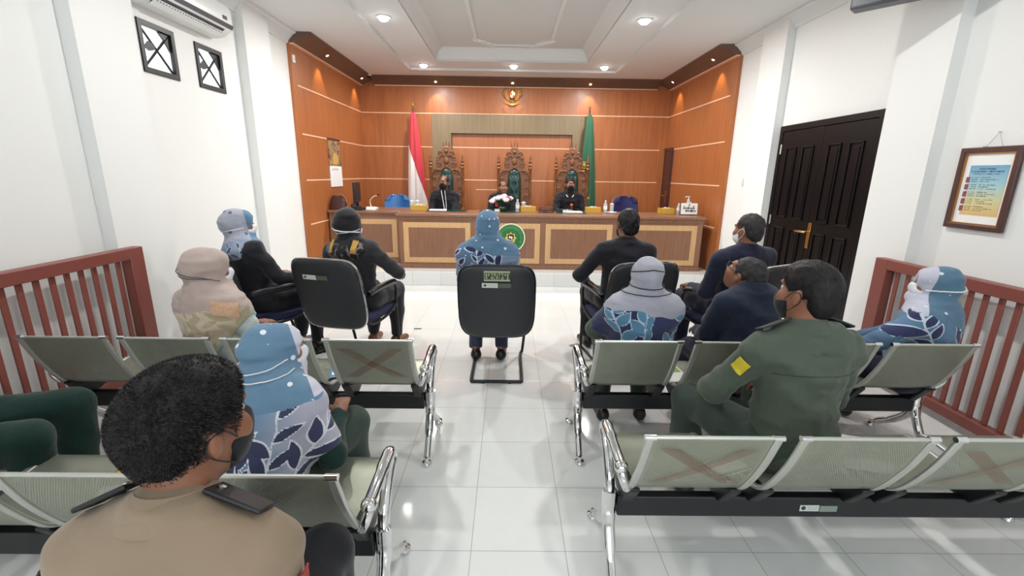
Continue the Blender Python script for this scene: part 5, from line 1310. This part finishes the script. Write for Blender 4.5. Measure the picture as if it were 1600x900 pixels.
    if mask:
        mp = [El(hp(0, .034, -.052), [x*s for x in (.070, .080, .068)], Rh, .02), El(hp(0, .098, -.035), [x*s for x in (.026, .028, .030)], Rh, .02)]
        up = Rh @ Vector((0, 0, 1)); fw = Rh @ Vector((0, 1, 0))
        solid('face_mask', mp, mask, root, .006, cuts=((tuple(up), hp(0, 0, -.012)), (tuple(-up), hp(0, 0, -.112)), (tuple(-fw), hp(0, .03, 0))), nz=((.002, (40, 40, 90)),), smooth=1)
        if not hijab:
            for q in (-1, 1):
                MB().tube(smooth_path([hp(q*.066, .045, -.028), hp(q*.081, .012, .008), hp(q*.088, -.022, .012), hp(q*.086, -.028, -.015), hp(q*.078, -.005, -.045), hp(q*.066, .04, -.085)], 5), .0017, 6).build('ear_loop', M['maskblack'] if mask is M['maskblack'] else M['strap'], root, smooth=True)
    if hijab:
        hm, hattr, o = hijab
        hz = [El(hp(0, -.022, .030), [x*s for x in (.094, .112, .105)], Rh, .03), El(hp(0, .015, -.045), [x*s for x in (.074, .078, .082)], Rh, .04), El(hp(0, -.078, o.get('bunz', .0)), [x*s for x in (.060, .045, .062)], Rh, .05),
              Ca(hp(0, -.02, -.06), F.NB+F.Rt @ Vector((0, .0, .01))*s, .066*s, .092*s, .04)]
        wide = o.get('wide', 1)
        if o.get('visor'): hz += [El(hp(0, .055, .035), [x*s for x in (.074, .062, .070)], Rh, .03), El(hp(0, .060, -.095), [x*s for x in (.062, .045, .045)], Rh, .03)]
        sag = o.get('sag', 0)
        if sag: hz.append(El(hp(0, -.035, -.125), [x*s for x in (.105, .075, .06)], F.Rt, .06))
        for q in (-1, 1):
            kk = 'L' if q < 0 else 'R'
            hz.append(Ca(F.NB+F.Rs @ Vector((q*.03, 0, -.01))*s, F.NB+F.Rs @ Vector((q*.15, 0, -.05))*s, (.075 if wide else .055)*s, (.072 if wide else .045)*s, .07))
            if wide:
                a, e_, _w = F.arm[kk]; hz.append(Ca(a, a.lerp(e_, .72), .078*s, .072*s, .06))
        if wide: hz += [p.inflated(.026) for p in F.torso[3:]]
        if wide: hz += [El(F.torso[2].a, F.torso[2].r+.040, F.Rs, .07), El(Vector(F.torso[1].a), F.torso[1].r+.045, F.Rt, .07)]
        else: hz += [El(F.NB+F.Rt @ Vector((0, .0, -.05))*s, [x*s for x in (.20, .148, .098)], F.Rt, .05)]
        sb = [El(hp(0, .135, -.022), [x*s for x in (.052, .07, .076)], Rh, .015)] if not o.get('visor') else [El(hp(0, .150, -.016), [x*s for x in (.050, .072, .070)], Rh, .012)]
        hem = o.get('hem', .26); zc = F.P0.z+hem*s
        cuts = [((o.get('slx', 0), o.get('slope', -.1), -1), (0, 0, zc))] if wide else [((0, 0, -1), (0, 0, F.NB.z-.125*s))]
        hnz = ((.006, (9, 9, 13)), (.005, (10, 10, 44)), (.002, (30, 30, 60)))
        hs = solid('headscarf', hz, hm, root, o.get('vox', vox*.8), cuts=cuts, subs=sb, nz=hnz, attr=hattr, floor=.005)
        for (c, ux, vy, d, w_, h_, m_, nm) in o.get('patches', ()): patch(hz, hnz, c, ux, vy, d, w_, h_, .004, 14, 14, .009).build(nm, m_, hs, smooth=True)
        for st in (straps or []):
            pts = []
            for k in range(st.get('n', 44)):
                q = k/(st.get('n', 44)-1); th = st['a0']+(st['a1']-st['a0'])*q; z = st['z0']+(st['z1']-st['z0'])*(1-abs(2*q-1)) if 'vee' in st else st['z0']+(st['z1']-st['z0'])*q
                dr = Vector((math.sin(th), -math.cos(th), 0)); lo_, hi_ = .02, .24
                R_ = np.linspace(.03, .26, 60, dtype=np.float32); PP_ = np.stack([A3(hp(dr.x*r_/s, dr.y*r_/s, z)) for r_ in R_]); D = field(hz, PP_); i = int(np.argmax(D > .004)) if (D > .004).any() else 20
                pts.append(Vector(PP_[i]))
            MB().tube(smooth_path(pts, 2), st.get('r', .0026)*s, 6, flat=st.get('flat')).build('mask_strap', st.get('mat', M['strap']), root, smooth=True)
    if glasses:
        for q in (-1, 1):
            MB().tube([hp(q*.066, .105, .012), hp(q*.084, .03, .014), hp(q*.086, -.02, .008)], .002, 6).build('spectacle_arm', M['blackplastic'], root, smooth=True)
            MB().tube([hp(q*.033+.026*math.cos(a), .112-.01*abs(math.cos(a)), .006+.018*math.sin(a)) for a in [2*PI*i/20 for i in range(20)]], .002, 6, True).build('spectacle_rim', M['blackplastic'], root, smooth=True)
        MB().tube([hp(-.008, .116, .01), hp(.008, .116, .01)], .002, 6).build('spectacle_bridge', M['blackplastic'], root, smooth=True)
    return root
# ================================================================== THE PEOPLE
C_tan = cloth('tan_uniform_shirt', '#8c7a66', .75, .12); C_green = cloth('olive_green_uniform_shirt', '#495347', .75, .3); C_dgreen = cloth('dark_green_trousers', '#13302a', .8, .3); C_grtr = cloth('grey_green_trousers', '#3a463f', .8, .3)
C_black = cloth('black_suit_cloth', '#1d1d24', .8, .25); C_navy = cloth('dark_navy_suit', '#161a30', .8, .25); C_navysh = cloth('navy_shirt', '#1b2338', .78, .3); C_char = cloth('charcoal_jacket', '#2a292d', .8, .25); C_mint = cloth('pale_mint_tunic', '#b6c0bf', .8, .3); C_must = plain('mustard_print', '#b98f4a', .8, var=.3, vscale=40); C_jblk = cloth('black_judge_shirt', '#16151c', .75, .3)
C_batik_tunic = cloth('slate_blue_tunic', '#4f6b88', .8, .3)
def B(seed, name, pal, F, zone, **k): return (batik(name, *pal), motif(seed, F.NB.z, zone, **k), None)
# 1 man in the tan uniform, nearest the camera
F = figure(.40, .98, 1.04, .90, lean=8, head=(-22, -2, 2), hoff=(-.0, .02, 0), hands={'L': (-.16, .26, .58), 'R': (.02, .24, .55)}, knees={'R': (.09, .40, .52), 'L': (-.15, .40, .51)})
M['epblack'] = plain('black_epaulette', '#17161a', .5, var=.08); M['seamtan'] = plain('tan_seam', '#5f5142', .8, var=.05); M['patchred'] = plain('red_arm_patch', '#9c3324', .6, var=.25, vscale=60)
p1 = make_person('man in a tan uniform shirt, nearest the camera, with short black hair', (-.590, .63), 0, F, C_tan, cloth('black_trousers', '#1a1b20', .8, .2), hair=(M['hair'], 'full'), mask=M['maskblack'], vox=.0065, fold=.008, strands=16000, fade=True,
                 uniform=dict(collar=C_tan, epaulettes=(-1, 1), epmat=M['epblack'], yoke=-.10, seam=M['seamtan'], patches=(('R', .28, (-.9, .2, -.1), .05, .07, M['patchred'], 'sleeve_patch'), ('L', .25, (.9, .2, -.1), .05, .07, M['epblack'], 'sleeve_patch'))))
# 2 sitter at the frame's edge
F = figure(.42, 1.0, 1.08, 1, lean=-6, knees={'R': (.10, .42, .50), 'L': (-.16, .44, .52)}, hands={'L': (-.24, .06, .56), 'R': (.24, .04, .56)})
make_person('sitter in dark green trousers at the wall end of the bench', (-2.32, 1.56), -72, F, C_green, C_dgreen, hair=(M['hair'], 'none'))
# 3 woman in the dotted blue batik veil on the near bench
F = figure(.345, .84, 1.10, 1.0, lean=21, fem=True, head=(-50, -10, 0), hands={'L': (-.1, .28, .58), 'R': (.16, .32, .58)}, knees={'L': (-.08, .40, .48), 'R': (.17, .41, .49)})
z3 = lambda u, v: np.maximum(-.005-v-.05*np.sin(9*u+1), (u-.02)*.8-(v+.03)*.6)*1.0-.0
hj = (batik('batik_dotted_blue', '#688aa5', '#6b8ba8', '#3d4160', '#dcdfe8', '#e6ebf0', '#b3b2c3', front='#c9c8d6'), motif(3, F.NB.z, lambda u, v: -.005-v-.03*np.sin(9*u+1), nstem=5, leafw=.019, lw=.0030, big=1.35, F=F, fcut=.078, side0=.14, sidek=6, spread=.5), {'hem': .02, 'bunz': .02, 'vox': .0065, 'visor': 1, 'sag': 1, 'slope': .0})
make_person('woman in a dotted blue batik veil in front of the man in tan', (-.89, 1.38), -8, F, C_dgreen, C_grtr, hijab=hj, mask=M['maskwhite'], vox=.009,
            straps=[dict(a0=-1.9, a1=1.9, z0=-.005, z1=-.02), dict(a0=-1.9, a1=1.9, z0=.0, z1=-.055)])
# 4 woman in beige
F = figure(.395, .91, 1.10, 1.0, lean=-5, twist=-8, fem=True, head=(-38, -6, 0), hands={'L': (-.05, .30, .62), 'R': (.19, .24, .60)})
F4 = F
hj = (batik('beige_floral_veil', '#b7a59d', '#cabca9', '#aa9c80', '#b4a78c', '#c3b3a8', '#bfae97', front='#9fb0b0'), motif(12, F.NB.z, lambda u, v: -.06-v+.03*np.sin(8*u), nstem=5, leafw=.016, lw=.0014, dots_all=False, spread=.6, big=1.3, F=F, front_fn=lambda V: .028-(V[:, 2]-(F4.P0.z+.10*F4.s+1.05*V[:, 0]+.35*V[:, 1]))), {'hem': .10, 'bunz': -.01, 'slope': .35, 'slx': 1.05, 'visor': 1, 'sag': 1, 'patches': ((F.NB+Vector((.135, -.03, -.07)), (.75, .6, -.25), (-.2, .3, .9), (-.5, .75, -.45), .13, .075, plain('orange_lace', '#c6a082', .8, var=.25, vscale=90, bmp=.5, bscale=120), 'lace_panel'),)})
p4 = make_person('woman in a long beige floral veil and pale mint tunic', (-1.585, 2.38), -12, F, C_mint, C_mint, hijab=hj, mask=M['maskwhite'], vox=.009,
            straps=[dict(a0=-2.0, a1=1.6, z0=.05, z1=-.045, mat=M['darkgrey']), dict(a0=-.4, a1=1.9, z0=.04, z1=-.06, mat=M['darkgrey'])])
MB().tube(smooth_path([F4.hp(-.085, -.06, .06), F4.hp(-.125, -.09, .045), F4.hp(-.165, -.09, -.01), F4.hp(-.15, -.085, -.055), F4.hp(-.09, -.07, -.05)], 6), .0022, 6).build('loose_mask_strap', M['darkgrey'], p4, smooth=True)
# 5 woman in grey veil, black jacket
F = figure(.47, .96, 1.05, 1.0, lean=-6, tilt=-9, fem=True, head=(-25, -8, 0), hands={'L': (-.20, .30, .68), 'R': (.22, .28, .66)})
hj = (batik('grey_lilac_veil', '#a6a8b8', '#5f7890', '#4b5674', '#b6bccb', '#5d6070', '#8f9bb0', front='#5b7f9c'), motif(21, F.NB.z, lambda u, v: .02-v+.05*np.sin(7*u), nstem=4, leafw=.02, dens=.075, dotr=.014, lw=.0028, F=F, fcut=.055), {'wide': 0, 'bunz': .0, 'visor': 1, 'sag': 1})
make_person('woman in a grey lilac veil and black jacket in the visitor chair by the wall', (-1.99, 3.50), -33, F, C_black, C_black, hijab=hj, mask=M['maskwhite'], vox=.010, straps=[dict(a0=-1.4, a1=1.9, z0=-.04, z1=-.02)])
# 6 woman in black veil
F = figure(.47, .97, 1.05, 1.0, lean=-4, tilt=-3, fem=True, head=(-14, -4, 2), hands={'L': (-.24, .24, .70), 'R': (.24, .26, .71)}, elbow={'R': (1, -.6, -.4)})
hj = (batik('black_cap_and_printed_scarf', '#1e1d23', '#38363b', '#1b191c', '#6f6c70', '#1e1d23', '#76705f'), motif(37, F.NB.z, lambda u, v: .015-v, nstem=9, leafw=.03, lw=.003, dots_all=False, F=F, v0=-.2, spread=.5), {'wide': 0, 'bunz': -.01, 'patches': [(F.NB+Vector((q*.095, -.05, -.03)), (1, 0, 0), (0, .4, .9), (0, .9, -.4), .035, .11, C_must, 'mustard_stripe') for q in (-1, 1)]})
make_person('woman in a plain black veil with a white mask strap and charcoal jacket', (-1.21, 3.56), -12, F, C_char, C_char, hijab=hj, mask=M['maskwhite'], vox=.010,
            straps=[dict(a0=-1.7, a1=1.7, z0=.0, z1=-.06, r=.0055), dict(a0=-.1, a1=1.8, z0=-.055, z1=-.035)], barefeet=M['carved'])
# 7 woman in the centre chair
F = figure(.47, .97, 1.1, 1.0, lean=-2, fem=True, head=(2, 4, -3), hands={'L': (-.14, .34, .66), 'R': (.14, .34, .66)}, knees={'L': (-.12, .43, .50), 'R': (.12, .43, .50)}, ankles={'L': (-.11, .20, .10), 'R': (.11, .20, .10)})
hj = (batik('batik_centre_veil', '#5b7c98', '#56708f', '#2c3055', '#c3cfdc', '#d6dfe6', '#8295ae'), motif(41, F.NB.z, lambda u, v: -.02-v-.03*np.sin(8*u), nstem=4, leafw=.020, lw=.0036, spread=.55, big=1.35, F=F), {'hem': .06, 'bunz': -.04, 'sag': 1})
make_person('woman in a white dotted blue batik veil sitting in the middle visitor chair', (-.155, 3.43), 0, F, C_batik_tunic, cloth('dark_slate_skirt', '#343a4e', .8), hijab=hj, vox=.010)
# 8 man in black suit
F = figure(.47, 1.0, 1.06, 1.10, lean=-3, tilt=2, head=(3, 2, 0), hands={'L': (-.20, .26, .66), 'R': (.18, .28, .66)}, elbow={'L': (-1, -.5, -.3), 'R': (.8, -.5, -.4)})
make_person('man in a black suit with a stand collar and cropped black hair', (.92, 3.57), 8, F, C_black, C_black, hair=(M['hair'], 'none'), vox=.010, fold=.007, mask=M['maskblack'], strands=1500, uniform=dict(collar=C_black))
# 9 woman grey veil on the far bench
F = figure(.40, .87, 1.04, .98, lean=-5, fem=True, head=(0, -2, 0), hands={'L': (-.16, .28, .58), 'R': (.1, .30, .58)}, knees={'L': (-.12, .42, .48), 'R': (.12, .42, .48)}, ankles={'L': (-.14, .20, .1), 'R': (.11, .22, .1)}, elbow={'L': (-1, -.3, -.5)})
hj = (batik('grey_veil_navy_leaves', '#a5a6b2', '#2a2f50', '#557f9d', '#a9bccb', '#a5a6b2', '#343a5e'), motif(55, F.NB.z, lambda u, v: -.045-v-.02*np.sin(10*u), nstem=3, leafw=.025, lw=.0036, dots_all=False, big=1.5, F=F), {'hem': .06, 'bunz': -.02, 'vox': .007, 'sag': 1})
make_person('woman in a grey veil over a navy cape with blue leaves and green sleeve', (.765, 2.44), 0, F, C_green, C_grtr, hijab=hj, vox=.009,
            straps=[dict(a0=-2, a1=2, z0=.02, z1=.075, vee=1, mat=M['maskblack'], r=.003), dict(a0=-2.0, a1=2.0, z0=-.045, z1=-.05, mat=M['maskblack'], r=.003), dict(a0=-2.0, a1=2.0, z0=-.085, z1=-.09, mat=M['maskblack'], r=.003)])
# 10 man in navy, right hand chair
F = figure(.46, 1.0, 1.12, 1.32, lean=-8, head=(10, 0, 0), hands={'L': (-.22, .22, .67), 'R': (.22, .22, .67)}, elbow={'L': (-.35, -.8, -.5), 'R': (.35, -.8, -.5)})
make_person('man in a dark navy suit in the visitor chair in front of the black door', (1.80, 3.46), 18, F, C_navy, C_navy, hair=(M['hairg'], 'none'), vox=.010, fold=.007, mask=M['maskwhite'], strands=1500, uniform=dict(collar=C_navy))
# 11 man in navy shirt with spectacles
F = figure(.41, .94, 1.04, 1.0, lean=6, head=(24, -30, 0), hoff=(-.01, .03, -.055), hands={'L': (-.10, .36, .60), 'R': (.08, .36, .60)})
make_person('man in a navy shirt and spectacles looking down on the far bench', (1.36, 2.36), 6, F, C_navysh, C_navy, hair=(M['hairg'], 'none'), vox=.009, glasses=True, strands=1500, uniform=dict(collar=C_navysh, yoke=-.12, seam=C_navy))
# 12 man in green uniform
F = figure(.42, .99, 1.06, 1.0, lean=4, head=(22, -3, 4), hoff=(.01, 0, 0), hands={'L': (-.18, .34, .60), 'R': (.14, .32, .60)}, knees={'L': (-.24, .40, .50), 'R': (.14, .44, .5)}, elbow={'L': (-.8, -.3, -.6), 'R': (.5, -.3, -.7)})
p12 = make_person('man in an olive green uniform shirt on the taped steel bench', (1.15, 1.60), 3, F, C_green, C_grtr, hair=(M['hair'], 'full'), mask=M['maskblack'], vox=.008, fold=.014, strands=3500,
                  uniform=dict(collar=C_green, epaulettes=(-1, 1), epmat=plain('dark_green_epaulette', '#1d2420', .6), yoke=-.12, seam=plain('green_seam', '#2c3830', .8), patches=(('L', .30, (.75, .65, -.1), .05, .06, plain('yellow_chevron', '#c7b52c', .6, var=.15, vscale=50), 'sleeve_patch'),)))
F12 = F
# 13 woman in blue, far bench end
F = figure(.39, .85, 1.10, 1.0, lean=-2, tilt=0, fem=True, head=(34, -12, -4), hands={'L': (-.32, .26, .58), 'R': (-.05, .32, .58)}, elbow={'L': (-1, -.2, -.2)})
hj = (batik('batik_slate_veil', '#56778f', '#557592', '#2f3358', '#b9c6d3', '#c9d4dc', '#5f7f9c', front='#b9bac9'), motif(63, F.NB.z, lambda u, v: -.06-v-.07*np.sin(7*u+.5), nstem=3, leafw=.022, lw=.0034, big=1.5, F=F, fcut=.035), {'hem': .04, 'bunz': -.01, 'visor': 1, 'sag': 1})
make_person('woman in a slate blue batik veil seated under the framed notice', (2.345, 2.38), 30, F, C_batik_tunic, C_navy, hijab=hj, mask=M['maskwhite'], vox=.009, straps=[dict(a0=-2.2, a1=.5, z0=-.03, z1=.05, r=.0045)])
# 14-16 the judges
F = figure(.67, 1.02, 1.12, 1.04, lean=2, head=(-12, -8, 0), hands={'L': (-.15, .38, .84), 'R': (.16, .38, .84)})
F14 = F
p14 = make_person('man in black with a white lanyard behind the judges desk', (-1.09, 7.84), 180, F, C_jblk, C_black, hair=(M['hairg'], 'bald'), mask=M['maskblack'], vox=.010, glasses=True)
F = figure(.67, .96, 1.0, .98, lean=6, tilt=-4, head=(6, -10, 0), hoff=(.0, .02, -.02), hands={'L': (-.15, .36, .84), 'R': (.16, .36, .84)})
p15 = make_person('grey haired man in a black robe behind the flower vase', (-.13, 7.84), 180, F, C_jblk, C_black, hair=(M['hairg'], 'bald'), vox=.010)
F15 = F
F = figure(.67, 1.02, 1.06, 1.02, lean=3, head=(3, -4, 0), hands={'R': (.06, .30, .97), 'L': (-.20, .36, .84)}, elbow={'R': (.9, -.2, -.7)}, curl=.9)
p16 = make_person('man in a black shirt and mask holding a microphone behind the desk', (1.04, 7.84), 180, F, C_jblk, C_black, hair=(M['hair'], 'none'), mask=M['maskblack'], vox=.009)
F16 = F
# what the judges wear and hold
def child(parent, mb, name, mat_, **k): return mb.build(name, mat_, parent, **k)
mb = MB(); mb.tube(smooth_path([F14.hp(-.03, .02, -.12)+Vector((0, .06, 0)), Vector((-.045, .16, 1.02)), Vector((-.03, .17, .92)), Vector((-.02, .165, .90)), Vector((-.005, .16, 1.02)), F14.hp(.03, .02, -.12)+Vector((0, .06, 0))]), .006, 6, flat=1.6); child(p14, mb, 'lanyard', M['strap'], smooth=True)
child(p14, MB().box((-.025, .18, .86), (.06, .006, .085)), 'name_card', M['paper'], bevel=.002)
mb = MB()
for q in (-1, 1): mb.prism([(0, 0), (q*.05, -.03), (q*.03, -.16), (q*.005, -.19)], lambda a, b, d: (a, .10+d+.02*(-b/.19), F15.NB.z-.02+b), 0, .012)
child(p15, mb, 'white_collar_bands', M['paper'])
mb = MB(); mb.prism([(.04, .0), (.10, -.02), (.09, -.16), (.03, -.14)], lambda a, b, d: (a, .115+d, F15.NB.z-.03+b), 0, .012); child(p15, mb, 'red_robe_facing', M['red'])
t = thing('hand_microphone', 'black and orange hand microphone held by the man at the desk', 'microphone', (1.04, 7.84, 0), PI)
w_ = F16.wr['R']; d = (F16.wr['R']-F16.arm['R'][1]).normalized(); c = w_+d*.085; tip = (F16.hp(0, .14, -.10)-c).normalized()
mb = MB(); mb.tube([c-tip*.10, c+tip*.07], [.013, .017], 14); mb.build('handle', M['blackplastic'], t, smooth=True)
MB().ell(c+tip*.095, (.026, .026, .026), 14, 10).build('mic_head', plain('orange_foam', '#c9662a', .8, var=.1), t, smooth=True)
MB().tube([c-tip*.115, c-tip*.10], .014, 12).build('orange_end_cap', plain('orange_cap', '#d9793a', .4), t, smooth=True)
mb = MB()
for q in (-1, 1): mb.tube(smooth_path([F16.NB+Vector((q*.07, .02, .03)), F16.NB+Vector((q*.06, .09, -.01)), F16.NB+Vector((q*.02, .115, -.06))], 5), .006, 6, flat=1.5)
child(p16, mb, 'white_collar_piping', M['strap'], smooth=True)
